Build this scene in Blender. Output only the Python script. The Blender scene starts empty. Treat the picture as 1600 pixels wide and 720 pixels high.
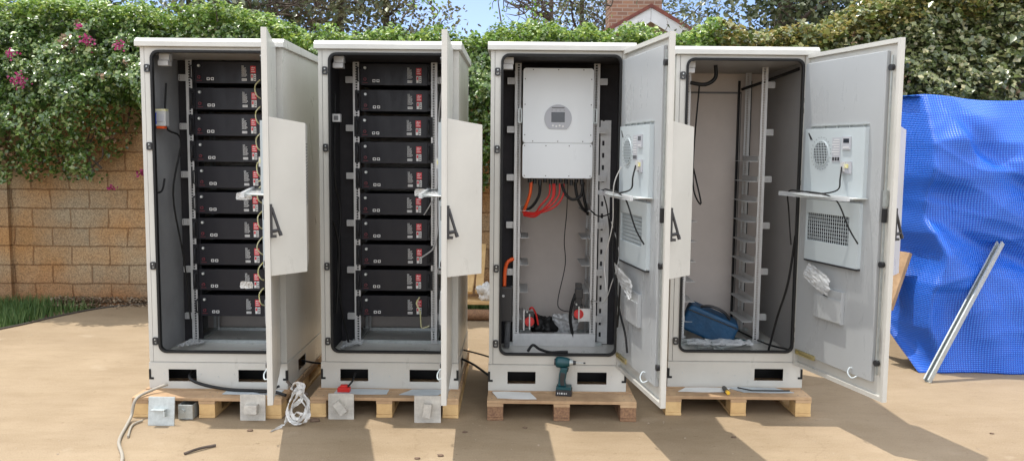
import bpy, bmesh, math, random
import numpy as np
from mathutils import Vector, Matrix, noise
R = math.radians
random.seed(7); rng = np.random.default_rng(11)
S = bpy.context.scene

# ---------------------------------------------------------------- camera
cam_d = bpy.data.cameras.new('camera'); cam = bpy.data.objects.new('camera', cam_d)
S.collection.objects.link(cam); S.camera = cam
cam_d.sensor_width = 36; cam_d.lens = 1309/1600*36; cam_d.clip_start = .05; cam_d.clip_end = 3000
PITCH = math.atan(124/1309); ROLL = R(.547)
fw = Vector((0, math.cos(PITCH), -math.sin(PITCH))); r0 = Vector((1, 0, 0)); u0 = r0.cross(fw)
rt = r0*math.cos(ROLL)+u0*math.sin(ROLL); up = rt.cross(fw)
cam.matrix_world = Matrix(((rt.x, up.x, -fw.x, 0), (rt.y, up.y, -fw.y, 0), (rt.z, up.z, -fw.z, 1.492), (0, 0, 0, 1)))

# ---------------------------------------------------------------- light
SUN = Vector((-.232, .158, 1)).normalized()
sd = bpy.data.lights.new('sun', 'SUN'); sd.energy = 2.8; sd.angle = R(.53); sd.color = (1, .955, .88)
so = bpy.data.objects.new('sun', sd); S.collection.objects.link(so)
so.rotation_euler = SUN.to_track_quat('Z', 'Y').to_euler(); so.location = (0, 0, 12)
W = bpy.data.worlds.new('World'); S.world = W; W.use_nodes = True
wn, wl = W.node_tree.nodes, W.node_tree.links
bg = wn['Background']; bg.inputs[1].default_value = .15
sky = wn.new('ShaderNodeTexSky'); sky.sky_type = 'NISHITA'; sky.sun_disc = False
sky.sun_elevation = math.asin(SUN.z); sky.sun_rotation = math.atan2(SUN.x, SUN.y)
sky.altitude = 1800; sky.air_density = .55; sky.dust_density = .8; sky.ozone_density = 2.0
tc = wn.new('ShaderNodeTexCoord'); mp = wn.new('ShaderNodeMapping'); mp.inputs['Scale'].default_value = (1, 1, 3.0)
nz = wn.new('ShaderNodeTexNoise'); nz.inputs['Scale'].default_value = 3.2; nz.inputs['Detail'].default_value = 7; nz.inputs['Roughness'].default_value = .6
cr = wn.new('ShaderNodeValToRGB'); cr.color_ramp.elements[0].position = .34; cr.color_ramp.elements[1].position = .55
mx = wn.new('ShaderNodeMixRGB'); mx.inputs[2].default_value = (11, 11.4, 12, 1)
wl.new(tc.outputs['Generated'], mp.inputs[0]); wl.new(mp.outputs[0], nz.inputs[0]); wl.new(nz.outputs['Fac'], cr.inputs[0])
# bright clouds added overhead and behind the viewer as fill, thinned low north
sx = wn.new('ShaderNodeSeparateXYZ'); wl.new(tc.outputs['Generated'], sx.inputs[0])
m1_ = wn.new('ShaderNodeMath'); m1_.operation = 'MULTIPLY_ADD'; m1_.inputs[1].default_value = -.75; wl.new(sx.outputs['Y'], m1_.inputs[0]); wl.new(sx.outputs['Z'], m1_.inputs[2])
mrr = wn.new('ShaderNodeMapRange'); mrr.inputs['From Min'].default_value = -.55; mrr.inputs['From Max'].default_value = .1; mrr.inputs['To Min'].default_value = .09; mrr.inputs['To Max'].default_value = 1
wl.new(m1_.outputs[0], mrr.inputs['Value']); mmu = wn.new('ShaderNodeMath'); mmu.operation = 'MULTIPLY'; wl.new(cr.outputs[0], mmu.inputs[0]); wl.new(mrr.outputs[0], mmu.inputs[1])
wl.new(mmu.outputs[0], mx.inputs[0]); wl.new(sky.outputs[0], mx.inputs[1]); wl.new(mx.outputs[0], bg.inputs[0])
S.view_settings.view_transform = 'Standard'; S.view_settings.look = 'None'
S.view_settings.gamma = 1; S.view_settings.use_curve_mapping = False
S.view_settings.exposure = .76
try:
    S.cycles.max_bounces = 8; S.cycles.diffuse_bounces = 5; S.cycles.transparent_max_bounces = 8
except Exception: pass

# ---------------------------------------------------------------- materials
def mat(name, col, rough=.6, metal=0, var=0, vscale=6, bump=0, bscale=60, spec=.5, col2=None, dist=.01, trans=0, alpha=1, coat=0, island=None):
    m = bpy.data.materials.new(name); m.use_nodes = True
    n, l = m.node_tree.nodes, m.node_tree.links; b = n['Principled BSDF']
    b.inputs['Base Color'].default_value = (*col, 1); b.inputs['Roughness'].default_value = rough
    b.inputs['Metallic'].default_value = metal; b.inputs['Specular IOR Level'].default_value = spec
    if coat: b.inputs['Coat Weight'].default_value = coat; b.inputs['Coat Roughness'].default_value = .15
    if trans: b.inputs['Transmission Weight'].default_value = trans
    if alpha < 1: b.inputs['Alpha'].default_value = alpha
    t = n.new('ShaderNodeTexCoord')
    if var or col2:
        nn = n.new('ShaderNodeTexNoise'); nn.inputs['Scale'].default_value = vscale; nn.inputs['Detail'].default_value = 8; nn.inputs['Roughness'].default_value = .65
        l.new(t.outputs['Object'], nn.inputs['Vector'])
        rp = n.new('ShaderNodeValToRGB'); l.new(nn.outputs['Fac'], rp.inputs[0])
        c2 = col2 or tuple(c*(1-var) for c in col); c1 = col if col2 else tuple(min(1, c*(1+var)) for c in col)
        rp.color_ramp.elements[0].color = (*c2, 1); rp.color_ramp.elements[1].color = (*c1, 1)
        rp.color_ramp.elements[0].position = .35; rp.color_ramp.elements[1].position = .65
        l.new(rp.outputs[0], b.inputs['Base Color'])
    if bump:
        nb = n.new('ShaderNodeTexNoise'); nb.inputs['Scale'].default_value = bscale; nb.inputs['Detail'].default_value = 5
        l.new(t.outputs['Object'], nb.inputs['Vector'])
        bp = n.new('ShaderNodeBump'); bp.inputs['Strength'].default_value = bump; bp.inputs['Distance'].default_value = dist
        l.new(nb.outputs['Fac'], bp.inputs['Height']); l.new(bp.outputs[0], b.inputs['Normal'])
    return m
def leafmat(name, stops, rough=.42, trans=.25, spec=.5):
    m = bpy.data.materials.new(name); m.use_nodes = True
    n, l = m.node_tree.nodes, m.node_tree.links; b = n['Principled BSDF']
    g = n.new('ShaderNodeNewGeometry'); rp = n.new('ShaderNodeValToRGB')
    l.new(g.outputs['Random Per Island'], rp.inputs[0])
    e = rp.color_ramp.elements
    while len(e) < len(stops): e.new(.5)
    for i, (p, c) in enumerate(stops): e[i].position = p; e[i].color = (*c, 1)
    l.new(rp.outputs[0], b.inputs['Base Color']); b.inputs['Roughness'].default_value = rough; b.inputs['Specular IOR Level'].default_value = spec
    tr = n.new('ShaderNodeBsdfTranslucent'); l.new(rp.outputs[0], tr.inputs[0])
    ms = n.new('ShaderNodeMixShader'); ms.inputs[0].default_value = trans
    l.new(b.outputs[0], ms.inputs[1]); l.new(tr.outputs[0], ms.inputs[2]); l.new(ms.outputs[0], n['Material Output'].inputs[0])
    return m

paint = mat('painted_steel', (.49, .48, .44), .27, var=.06, vscale=2.2, bump=.05, bscale=300, dist=.002)
paint_ac = mat('unit_paint', (.45, .50, .515), .35, var=.03, vscale=3)
paint_d = mat('door_lining_paint', (.36, .375, .38), .24, var=.025, vscale=2)
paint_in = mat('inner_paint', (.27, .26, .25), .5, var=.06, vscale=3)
paint_back = mat('back_panel_paint', (.50, .445, .405), .55, var=.06, vscale=3)
lining = mat('dark_foam', (.016, .0145, .017), .8, var=.2, vscale=20)
lining_a = mat('grey_lining', (.13, .13, .132), .6, var=.1, vscale=8)
lining_w = mat('grey_wall_lining', (.27, .275, .28), .5, var=.1, vscale=5)
rubber = mat('black_rubber', (.010, .010, .010), .55, spec=.3)
blackp = mat('black_plastic', (.02, .02, .022), .38)
zinc = mat('galvanised_steel', (.46, .49, .48), .42, metal=.6, var=.12, vscale=40)
railm = mat('zinc_rail', (.56, .56, .55), .45, metal=.35, var=.06, vscale=30)
bat_m = mat('battery_case', (.014, .014, .017), .5, var=.12, vscale=8, spec=.3)
bat_f = mat('battery_front', (.013, .013, .018), .5, var=.10, vscale=5, spec=.3)
red_l = mat('red_label', (.62, .035, .05), .5, var=.12, vscale=120)
red_d = mat('dark_red_plastic', (.16, .02, .03), .5); white_l = mat('white_print', (.75, .75, .73), .6)
white_p = mat('white_plastic', (.50, .50, .49), .35)
inv_w = mat('inverter_white', (.74, .77, .78), .33)
disp_g = mat('display_grey', (.42, .43, .46), .4)
screen = mat('dark_screen', (.03, .035, .045), .15)
orange = mat('orange_cable', (.75, .10, .015), .45)
redc = mat('red_cable', (.55, .02, .015), .45)
brass = mat('brass_screw', (.5, .42, .2), .35, metal=.8)
teal = mat('teal_plastic', (.0, .05, .062), .4)
bagblue = mat('blue_bag_fabric', (.004, .055, .13), .55, var=.18, vscale=12, bump=.4, bscale=40)
grndw = mat('yellow_green_wire', (.62, .58, .18), .45, col2=(.75, .72, .55), vscale=60)
woodp = mat('pallet_wood', (.66, .45, .21), .75, col2=(.50, .31, .13), vscale=7, bump=.5, bscale=45, dist=.004)
woodd = mat('pallet_board', (.48, .32, .18), .8, col2=(.30, .185, .10), vscale=5, bump=.5, bscale=60, dist=.004)
chipd = mat('damp_chipboard', (.30, .17, .085), .8, col2=(.15, .075, .045), vscale=90, bump=.6, bscale=120, dist=.004)
concg = mat('grey_plate', (.52, .49, .43), .8, col2=(.36, .335, .295), vscale=22, bump=.5, bscale=90, dist=.004)
sheetm = mat('blue_grey_sheet', (.44, .48, .50), .5, var=.08, vscale=9)
paperm = mat('white_sheet', (.66, .66, .64), .6, var=.05, vscale=9)
def clearplastic(name, a, col=(.85, .87, .88)):
    m = mat(name, col, .3, bump=.35, bscale=22, dist=.01, alpha=a, spec=.6); return m
wrapm = clearplastic('milky_film', .62, (.66, .68, .69)); film = clearplastic('clear_film', .5); film2 = clearplastic('clear_film_light', .3); rag = mat('crumpled_white_wrap', (.62, .61, .585), .5, var=.12, vscale=15, bump=.5, bscale=30, dist=.02)

def smudge(m, lo, hi, sc=1.7):
    n, l = m.node_tree.nodes, m.node_tree.links; t = n.new('ShaderNodeTexCoord'); mp_ = n.new('ShaderNodeMapping'); mp_.inputs['Scale'].default_value = (1, 1, .35); q = n.new('ShaderNodeTexNoise')
    q.inputs['Scale'].default_value = sc*3; q.inputs['Detail'].default_value = 9; q.inputs['Roughness'].default_value = .7; q.inputs['Distortion'].default_value = .6
    r = n.new('ShaderNodeMapRange'); r.inputs['From Min'].default_value = .35; r.inputs['From Max'].default_value = .65; r.inputs['To Min'].default_value = lo; r.inputs['To Max'].default_value = hi
    l.new(t.outputs['Object'], mp_.inputs[0]); l.new(mp_.outputs[0], q.inputs['Vector']); l.new(q.outputs['Fac'], r.inputs['Value']); l.new(r.outputs[0], n['Principled BSDF'].inputs['Roughness'])
smudge(paint, .26, .38); smudge(paint_d, .25, .36); smudge(bat_f, .3, .6); smudge(inv_w, .25, .45)
# ---------------------------------------------------------------- mesh helpers
class MB:
    def __init__(s): s.v = []; s.f = []; s.mi = []; s.mats = []; s.cur = 0; s.smooth = set(); s.uv = None
    def m(s, material):
        if material not in s.mats: s.mats.append(material)
        s.cur = s.mats.index(material); return s
    def add(s, vs, fs, sm=False):
        o = len(s.v); s.v += [tuple(v) for v in vs]
        for f in fs:
            g = []
            for i in f:
                if i+o not in g: g.append(i+o)
            if len(g) > 2:
                if sm: s.smooth.add(len(s.f))
                s.f.append(g); s.mi.append(s.cur)
        return s
    def box(s, x0, x1, y0, y1, z0, z1, T=None):
        vs = [Vector((x, y, z)) for z in (z0, z1) for y in (y0, y1) for x in (x0, x1)]
        if T: vs = [T @ v for v in vs]
        return s.add(vs, [(0, 2, 3, 1), (4, 5, 7, 6), (0, 1, 5, 4), (2, 6, 7, 3), (0, 4, 6, 2), (1, 3, 7, 5)])
    def prism(s, pts, a, b, T):      # polygon pts (u,w), extruded a..b ; T maps (u,w,t)->xyz
        n = len(pts); vs = [T(p[0], p[1], a) for p in pts]+[T(p[0], p[1], b) for p in pts]
        return s.add(vs, [tuple(range(n))[::-1], tuple(range(n, 2*n))]+[(i, (i+1) % n, n+(i+1) % n, n+i) for i in range(n)])
    def ring(s, A, B, y0, y1, T=lambda u, w, t: (u, t, w)):
        n = len(A); vs = [T(*p, y0) for p in A]+[T(*p, y0) for p in B]+[T(*p, y1) for p in A]+[T(*p, y1) for p in B]
        fs = []
        for i in range(n):
            j = (i+1) % n
            fs += [(i, j, n+j, n+i), (2*n+i, 3*n+i, 3*n+j, 2*n+j), (i, 2*n+i, 2*n+j, j), (n+i, n+j, 3*n+j, 3*n+i)]
        return s.add(vs, fs)
    def tube(s, pts, r, n=8, smooth=True, cap=True):
        P = [Vector(p) for p in pts]
        if smooth and len(P) > 2:
            Q = []
            for i in range(len(P)-1):
                p0 = P[max(i-1, 0)]; p1 = P[i]; p2 = P[i+1]; p3 = P[min(i+2, len(P)-1)]
                for k in range(6):
                    t = k/6; Q.append(.5*((2*p1)+(p2-p0)*t+(2*p0-5*p1+4*p2-p3)*t*t+(3*p1-p0-3*p2+p3)*t**3))
            P = Q+[P[-1]]
        rr = r if callable(r) else (lambda t: r)
        vs = []; N = len(P); prev = None
        for i, p in enumerate(P):
            d = (P[min(i+1, N-1)]-P[max(i-1, 0)])
            if d.length < 1e-9: d = Vector((0, 0, 1))
            d.normalize()
            a = prev if prev else (Vector((0, 0, 1)) if abs(d.z) < .9 else Vector((1, 0, 0)))
            a = (a-d*a.dot(d)); a = a.normalized() if a.length > 1e-6 else d.orthogonal().normalized(); prev = a; b = d.cross(a); q = rr(i/max(1, N-1))
            for k in range(n):
                t = 2*math.pi*k/n; vs.append(p+(a*math.cos(t)+b*math.sin(t))*q)
        fs = [(i*n+k, i*n+(k+1) % n, (i+1)*n+(k+1) % n, (i+1)*n+k) for i in range(N-1) for k in range(n)]
        s.add(vs, fs, True)
        if cap: s.add(vs[:n], [tuple(range(n))[::-1]]); s.add(vs[-n:], [tuple(range(n))])
        return s
    def cyl(s, c, r, h, axis='y', n=20, r2=None):
        c = Vector(c); ax = {'x': Vector((1, 0, 0)), 'y': Vector((0, 1, 0)), 'z': Vector((0, 0, 1))}[axis]
        return s.tube([c, c+ax*h], (lambda t: r+((r2 if r2 is not None else r)-r)*t), n, False)
    def build(s, name, parent=None, bevel=0, material=None, autosm=False):
        me = bpy.data.meshes.new(name); me.from_pydata(s.v, [], s.f)
        for mm in s.mats: me.materials.append(mm)
        if s.mats: me.polygons.foreach_set('material_index', s.mi)
        if s.smooth or autosm:
            me.polygons.foreach_set('use_smooth', [autosm or (i in s.smooth) for i in range(len(s.f))])
        me.update(); o = bpy.data.objects.new(name, me); S.collection.objects.link(o)
        if parent: o.parent = parent
        if bevel:
            b = o.modifiers.new('bevel', 'BEVEL'); b.width = bevel; b.segments = 2; b.limit_method = 'ANGLE'; b.angle_limit = R(40)
        return o
def rrect(x0, x1, z0, z1, r, n=5):
    P = []
    for cx, cz, a0 in ((x1-r, z1-r, 0), (x0+r, z1-r, 90), (x0+r, z0+r, 180), (x1-r, z0+r, 270)):
        for k in range(n+1):
            a = R(a0+90*k/n); P.append((cx+r*math.cos(a), cz+r*math.sin(a)))
    return P
def tag(o, label=None, cat=None, group=None, kind=None):
    if label: o['label'] = label
    if cat: o['category'] = cat
    if group: o['group'] = group
    if kind: o['kind'] = kind
    return o
def empty(name, loc, rz=0, rx=0, ry=0):
    o = bpy.data.objects.new(name, None); S.collection.objects.link(o); o.location = loc; o.rotation_euler = (rx, ry, rz)
    o.empty_display_size = .1; return o
def dup(o, parent=None):
    c = o.copy(); S.collection.objects.link(c)
    if parent: c.parent = parent
    for ch in list(o.children): dup(ch, c)
    return c

def leaves(name, P, N, size, mats, mi, parent=None, aspect=.62, droop=.0):
    """kite shaped folded leaves at points P with normals N"""
    n = len(P); N = N/np.linalg.norm(N, axis=1, keepdims=True)
    t = rng.normal(size=(n, 3)); t[:, 2] -= droop; t -= (t*N).sum(1)[:, None]*N; t /= np.linalg.norm(t, axis=1, keepdims=True)
    b = np.cross(N, t); s = size[:, None]
    V = np.empty((n, 4, 3)); V[:, 0] = P-t*s*.5; V[:, 2] = P+t*s*.5
    V[:, 1] = P+b*s*aspect*.5+N*s*.12-t*s*.05; V[:, 3] = P-b*s*aspect*.5+N*s*.12-t*s*.05
    me = bpy.data.meshes.new(name); me.vertices.add(4*n); me.vertices.foreach_set('co', V.reshape(-1))
    idx = (np.arange(n)[:, None]*4+np.array([0, 1, 2, 0, 2, 3])).reshape(-1)
    me.loops.add(6*n); me.loops.foreach_set('vertex_index', idx.astype(np.int32))
    me.polygons.add(2*n); me.polygons.foreach_set('loop_start', (np.arange(2*n)*3).astype(np.int32))
    try: me.polygons.foreach_set('loop_total', np.full(2*n, 3, np.int32))
    except Exception: pass
    for m in mats: me.materials.append(m)
    me.polygons.foreach_set('material_index', np.repeat(mi, 2).astype(np.int32)); me.update(calc_edges=True); me.validate()
    o = bpy.data.objects.new(name, me); S.collection.objects.link(o)
    if parent: o.parent = parent
    return o
def fbm(x, y, z, sc=1, seed=0): return noise.fractal(Vector((x*sc+seed, y*sc, z*sc)), 1, 2, 3)

# ---------------------------------------------------------------- ground
def groundmat():
    m = bpy.data.materials.new('tan_concrete'); m.use_nodes = True; n, l = m.node_tree.nodes, m.node_tree.links; b = n['Principled BSDF']
    t = n.new('ShaderNodeTexCoord')
    def nse(sc, det=8, ro=.6, stretch=None):
        q = n.new('ShaderNodeTexNoise'); q.inputs['Scale'].default_value = sc; q.inputs['Detail'].default_value = det; q.inputs['Roughness'].default_value = ro
        if stretch:
            mm = n.new('ShaderNodeMapping'); mm.inputs['Scale'].default_value = stretch; l.new(t.outputs['Object'], mm.inputs[0]); l.new(mm.outputs[0], q.inputs['Vector'])
        else: l.new(t.outputs['Object'], q.inputs['Vector'])
        return q
    a = nse(.9, 6); r = n.new('ShaderNodeValToRGB'); l.new(a.outputs['Fac'], r.inputs[0])
    r.color_ramp.elements[0].position = .33; r.color_ramp.elements[0].color = (.255, .190, .120, 1)
    r.color_ramp.elements[1].position = .66; r.color_ramp.elements[1].color = (.32, .245, .160, 1)
    c = nse(2.2, 10, .75, (1, 2.6, 1)); r2 = n.new('ShaderNodeValToRGB'); l.new(c.outputs['Fac'], r2.inputs[0])
    r2.color_ramp.elements[0].position = .40; r2.color_ramp.elements[0].color = (.87, .85, .81, 1)
    r2.color_ramp.elements[1].position = .58; r2.color_ramp.elements[1].color = (1, 1, 1, 1)
    m1 = n.new('ShaderNodeMixRGB'); m1.blend_type = 'MULTIPLY'; m1.inputs[0].default_value = .8; l.new(r.outputs[0], m1.inputs[1]); l.new(r2.outputs[0], m1.inputs[2])
    d = nse(26, 6, .7); r3 = n.new('ShaderNodeValToRGB'); l.new(d.outputs['Fac'], r3.inputs[0])
    r3.color_ramp.elements[0].position = .27; r3.color_ramp.elements[0].color = (.50, .44, .38, 1)
    r3.color_ramp.elements[1].position = .40; r3.color_ramp.elements[1].color = (1, 1, 1, 1)
    m2 = n.new('ShaderNodeMixRGB'); m2.blend_type = 'MULTIPLY'; m2.inputs[0].default_value = .7; l.new(m1.outputs[0], m2.inputs[1]); l.new(r3.outputs[0], m2.inputs[2])
    e = nse(3.1, 4, .5); r4 = n.new('ShaderNodeValToRGB'); l.new(e.outputs['Fac'], r4.inputs[0])
    r4.color_ramp.elements[0].position = .66; r4.color_ramp.elements[0].color = (0, 0, 0, 1); r4.color_ramp.elements[1].position = .74; r4.color_ramp.elements[1].color = (.35, .35, .35, 1)
    m3 = n.new('ShaderNodeMixRGB'); m3.inputs[2].default_value = (.40, .33, .24, 1); l.new(r4.outputs[0], m3.inputs[0]); l.new(m2.outputs[0], m3.inputs[1])
    l.new(m3.outputs[0], b.inputs['Base Color']); b.inputs['Roughness'].default_value = .78; b.inputs['Specular IOR Level'].default_value = .3
    bp = n.new('ShaderNodeBump'); bp.inputs['Strength'].default_value = .35; bp.inputs['Distance'].default_value = .01
    f = nse(55, 8, .8); l.new(f.outputs['Fac'], bp.inputs['Height'])
    g2 = nse(160, 3, .7); r5 = n.new('ShaderNodeValToRGB'); l.new(g2.outputs['Fac'], r5.inputs[0])
    r5.color_ramp.elements[0].position = .30; r5.color_ramp.elements[0].color = (.72, .68, .62, 1); r5.color_ramp.elements[1].position = .55; r5.color_ramp.elements[1].color = (1.04, 1.04, 1.04, 1)
    vo = n.new('ShaderNodeTexVoronoi'); vo.feature = 'DISTANCE_TO_EDGE'; vo.inputs['Scale'].default_value = .42
    wz = nse(1.6, 6, .6); va = n.new('ShaderNodeVectorMath'); va.operation = 'MULTIPLY_ADD'; va.inputs[1].default_value = (.55, .55, 0); l.new(wz.outputs['Color'], va.inputs[0]); l.new(t.outputs['Object'], va.inputs[2]); l.new(va.outputs[0], vo.inputs['Vector'])
    r6 = n.new('ShaderNodeValToRGB'); l.new(vo.outputs['Distance'], r6.inputs[0]); r6.color_ramp.elements[0].position = .0; r6.color_ramp.elements[0].color = (.62, .58, .52, 1); r6.color_ramp.elements[1].position = .0035; r6.color_ramp.elements[1].color = (1, 1, 1, 1)
    m5 = n.new('ShaderNodeMixRGB'); m5.blend_type = 'MULTIPLY'; m5.inputs[0].default_value = .8; l.new(m3.outputs[0], m5.inputs[1]); l.new(r5.outputs[0], m5.inputs[2])
    m6 = n.new('ShaderNodeMixRGB'); m6.blend_type = 'MULTIPLY'; m6.inputs[0].default_value = .22; l.new(m5.outputs[0], m6.inputs[1]); l.new(r6.outputs[0], m6.inputs[2]); l.new(m6.outputs[0], b.inputs['Base Color']); l.new(bp.outputs[0], b.inputs['Normal'])
    return m
earth = mat('dry_earth', (.22, .15, .09), .9, var=.25, vscale=5, bump=.6, bscale=20, dist=.03)
g = MB().m(earth); g.add([(-900, -900, -.06), (900, -900, -.06), (900, 900, -.06), (-900, 900, -.06)], [(0, 1, 2, 3)])
tag(g.build('ground'), kind='structure')
# concrete yard slab, its left far edge curves away from the lawn strip
edge = [(-4.9, 5.6), (-4.45, 6.3), (-4.17, 6.9), (-4.05, 7.3), (-3.85, 7.72), (-3.55, 7.93), (-3.1, 8.0), (-1.0, 8.02), (-.75, 7.78), (.2, 7.74), (.5, 8.02), (9, 8.04)]
pts = [(-22, -26), (22, -26), (22, 8.04)]+[(x, y) for x, y in reversed(edge)]+[(-22, 4.6)]
s_ = MB().m(groundmat()); s_.prism(pts, -.05, 0, lambda u, w, t: (u, w, t))
tag(s_.build('concrete_yard'), kind='structure')

grassm = leafmat('grass_blades', [(0, (.03, .07, .015)), (.5, (.07, .14, .03)), (1, (.16, .22, .07))], .6, .3)
def grass(n, poly, hmin, hmax, nm):
    P = []
    while len(P) < n:
        x = random.uniform(*poly[0]); y = random.uniform(*poly[1])
        if poly[2](x, y): P.append((x, y, 0))
    P = np.array(P); h = rng.uniform(hmin, hmax, n); a = rng.uniform(0, 2*np.pi, n); w = .006
    V = np.empty((n, 3, 3)); dx = np.stack([np.cos(a), np.sin(a), 0*a], 1)*w; P[:, 2] = -.05
    V[:, 0] = P-dx; V[:, 1] = P+dx; V[:, 2] = P+np.stack([rng.normal(0, .35, n)*h, rng.normal(0, .35, n)*h, h+.05], 1)
    me = bpy.data.meshes.new(nm); me.from_pydata(V.reshape(-1, 3).tolist(), [], np.arange(3*n).reshape(n, 3).tolist()); me.materials.append(grassm)
    o = bpy.data.objects.new(nm, me); S.collection.objects.link(o)
    tag(o, kind='stuff'); return o
def lawn(x, y):
    for (xa, ya), (xb, yb) in zip(edge, edge[1:]):
        if xa <= x <= xb: return y > ya+(yb-ya)*(x-xa)/(xb-xa)+.03 and y < 8.05 and (x < -4.25 or x > -.9 or (x < -3.95 and random.random() < .3))
    return x < -4.9 and y > 5
o = grass(15000, ((-6.6, -3.5), (5.4, 8.05), lawn), .03, .10, 'grass'); tag(o, 'short green grass strip at the foot of the block wall', 'grass')
o = grass(2500, ((-.75, .25), (7.8, 8.05), lawn), .02, .07, 'grass'); tag(o, 'thin grass patch behind the gap between the cabinets', 'grass')
# dry leaf litter
litm = leafmat('dry_leaves', [(0, (.10, .06, .035)), (.6, (.22, .15, .09)), (1, (.32, .26, .18))], .8, .1)
n = 3200; P = np.stack([rng.uniform(-4.4, -2.2, n), 7.99-np.abs(rng.normal(0, .10, n)), rng.uniform(.003, .03, n)], 1)
P[:, 2] = np.where(P[:, 1] > 7.85, rng.uniform(.0, .06, n), .006)
o = leaves('leaf_litter', P, rng.normal(size=(n, 3))*.5+np.array([0, 0, 1]), rng.uniform(.015, .04, n), [litm], np.zeros(n)); tag(o, 'dry brown leaf litter along the foot of the wall', 'leaf litter', kind='stuff')
barkm0 = mat('weathered_hose', (.06, .05, .04), .8)
h_ = MB().m(barkm0); h_.tube([(x+.05, y-.03, .008) for x, y in edge[1:6]], .008); tag(h_.build('garden_hose'), 'thin dark hose lying along the edge of the grass strip', 'hose')

# ---------------------------------------------------------------- boundary wall
def stonemat():
    m = bpy.data.materials.new('cut_stone'); m.use_nodes = True; n, l = m.node_tree.nodes, m.node_tree.links; b = n['Principled BSDF']
    t = n.new('ShaderNodeTexCoord'); sp = n.new('ShaderNodeSeparateXYZ'); cb = n.new('ShaderNodeCombineXYZ')
    wob = n.new('ShaderNodeTexNoise'); wob.inputs['Scale'].default_value = 3.5; wob.inputs['Detail'].default_value = 3; l.new(t.outputs['Object'], wob.inputs['Vector'])
    ad = n.new('ShaderNodeVectorMath'); ad.operation = 'MULTIPLY_ADD'; ad.inputs[1].default_value = (.06, .06, .035); l.new(wob.outputs['Color'], ad.inputs[0]); l.new(t.outputs['Object'], ad.inputs[2])
    l.new(ad.outputs[0], sp.inputs[0]); l.new(sp.outputs['X'], cb.inputs['X']); l.new(sp.outputs['Z'], cb.inputs['Y'])
    br = n.new('ShaderNodeTexBrick'); br.inputs['Scale'].default_value = 1; br.inputs['Brick Width'].default_value = .37; br.inputs['Row Height'].default_value = .183
    br.inputs['Mortar Size'].default_value = .0075; br.inputs['Mortar Smooth'].default_value = .3; br.inputs['Bias'].default_value = -.2
    br.inputs['Color1'].default_value = (.33, .255, .16, 1); br.inputs['Color2'].default_value = (.26, .22, .155, 1); br.inputs['Mortar'].default_value = (.20, .14, .085, 1)
    l.new(cb.outputs[0], br.inputs['Vector'])
    no = n.new('ShaderNodeTexNoise'); no.inputs['Scale'].default_value = 95; no.inputs['Detail'].default_value = 6; no.inputs['Roughness'].default_value = .75; l.new(t.outputs['Object'], no.inputs['Vector'])
    r = n.new('ShaderNodeValToRGB'); l.new(no.outputs['Fac'], r.inputs[0]); r.color_ramp.elements[0].position = .38; r.color_ramp.elements[0].color = (.48, .44, .40, 1); r.color_ramp.elements[1].position = .62; r.color_ramp.elements[1].color = (1.45, 1.38, 1.22, 1)
    mu = n.new('ShaderNodeMixRGB'); mu.blend_type = 'MULTIPLY'; mu.inputs[0].default_value = .78; l.new(br.outputs['Color'], mu.inputs[1]); l.new(r.outputs[0], mu.inputs[2])
    n2 = n.new('ShaderNodeTexNoise'); n2.inputs['Scale'].default_value = 1.6; n2.inputs['Detail'].default_value = 5; l.new(t.outputs['Object'], n2.inputs['Vector'])
    r2 = n.new('ShaderNodeValToRGB'); l.new(n2.outputs['Fac'], r2.inputs[0]); r2.color_ramp.elements[0].position = .35; r2.color_ramp.elements[0].color = (1.12, .80, .55, 1); r2.color_ramp.elements[1].position = .62; r2.color_ramp.elements[1].color = (1.05, 1.05, 1.1, 1)
    m2 = n.new('ShaderNodeMixRGB'); m2.blend_type = 'MULTIPLY'; m2.inputs[0].default_value = 1; l.new(mu.outputs[0], m2.inputs[1]); l.new(r2.outputs[0], m2.inputs[2])
    # red soil splash along the foot (a stain with its own shape)
    sz = n.new('ShaderNodeSeparateXYZ'); l.new(t.outputs['Object'], sz.inputs[0]); mr = n.new('ShaderNodeMapRange'); mr.inputs['From Min'].default_value = .1; mr.inputs['From Max'].default_value = .5; mr.inputs['To Min'].default_value = .75; mr.inputs['To Max'].default_value = 0
    aj = n.new('ShaderNodeMath'); aj.operation = 'MULTIPLY_ADD'; aj.inputs[1].default_value = .25; l.new(n2.outputs['Fac'], aj.inputs[0]); l.new(sz.outputs['Z'], aj.inputs[2]); l.new(aj.outputs[0], mr.inputs['Value'])
    m3 = n.new('ShaderNodeMixRGB'); m3.blend_type = 'MULTIPLY'; m3.inputs[2].default_value = (.80, .52, .36, 1); l.new(mr.outputs[0], m3.inputs[0]); l.new(m2.outputs[0], m3.inputs[1])
    l.new(m3.outputs[0], b.inputs['Base Color']); b.inputs['Roughness'].default_value = .9; b.inputs['Specular IOR Level'].default_value = .2
    mh = n.new('ShaderNodeMath'); mh.operation = 'MULTIPLY_ADD'; mh.inputs[1].default_value = -2.2; l.new(br.outputs['Fac'], mh.inputs[0]); l.new(no.outputs['Fac'], mh.inputs[2])
    bp = n.new('ShaderNodeBump'); bp.inputs['Strength'].default_value = .8; bp.inputs['Distance'].default_value = .012; l.new(mh.outputs[0], bp.inputs['Height']); l.new(bp.outputs[0], b.inputs['Normal'])
    return m
stone = stonemat()
w_ = MB().m(stone); w_.box(-12, 12, 8.1, 8.32, -.08, 2.35); wall = w_.build('boundary_wall')
tag(wall, 'long wall of rough tan stone blocks under the climbing hedge', 'wall')
w_ = MB().m(stone); w_.box(-5.25, -4.86, 8.05, 8.098, -.08, 2.35); w_.build('pilaster', wall)

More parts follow.
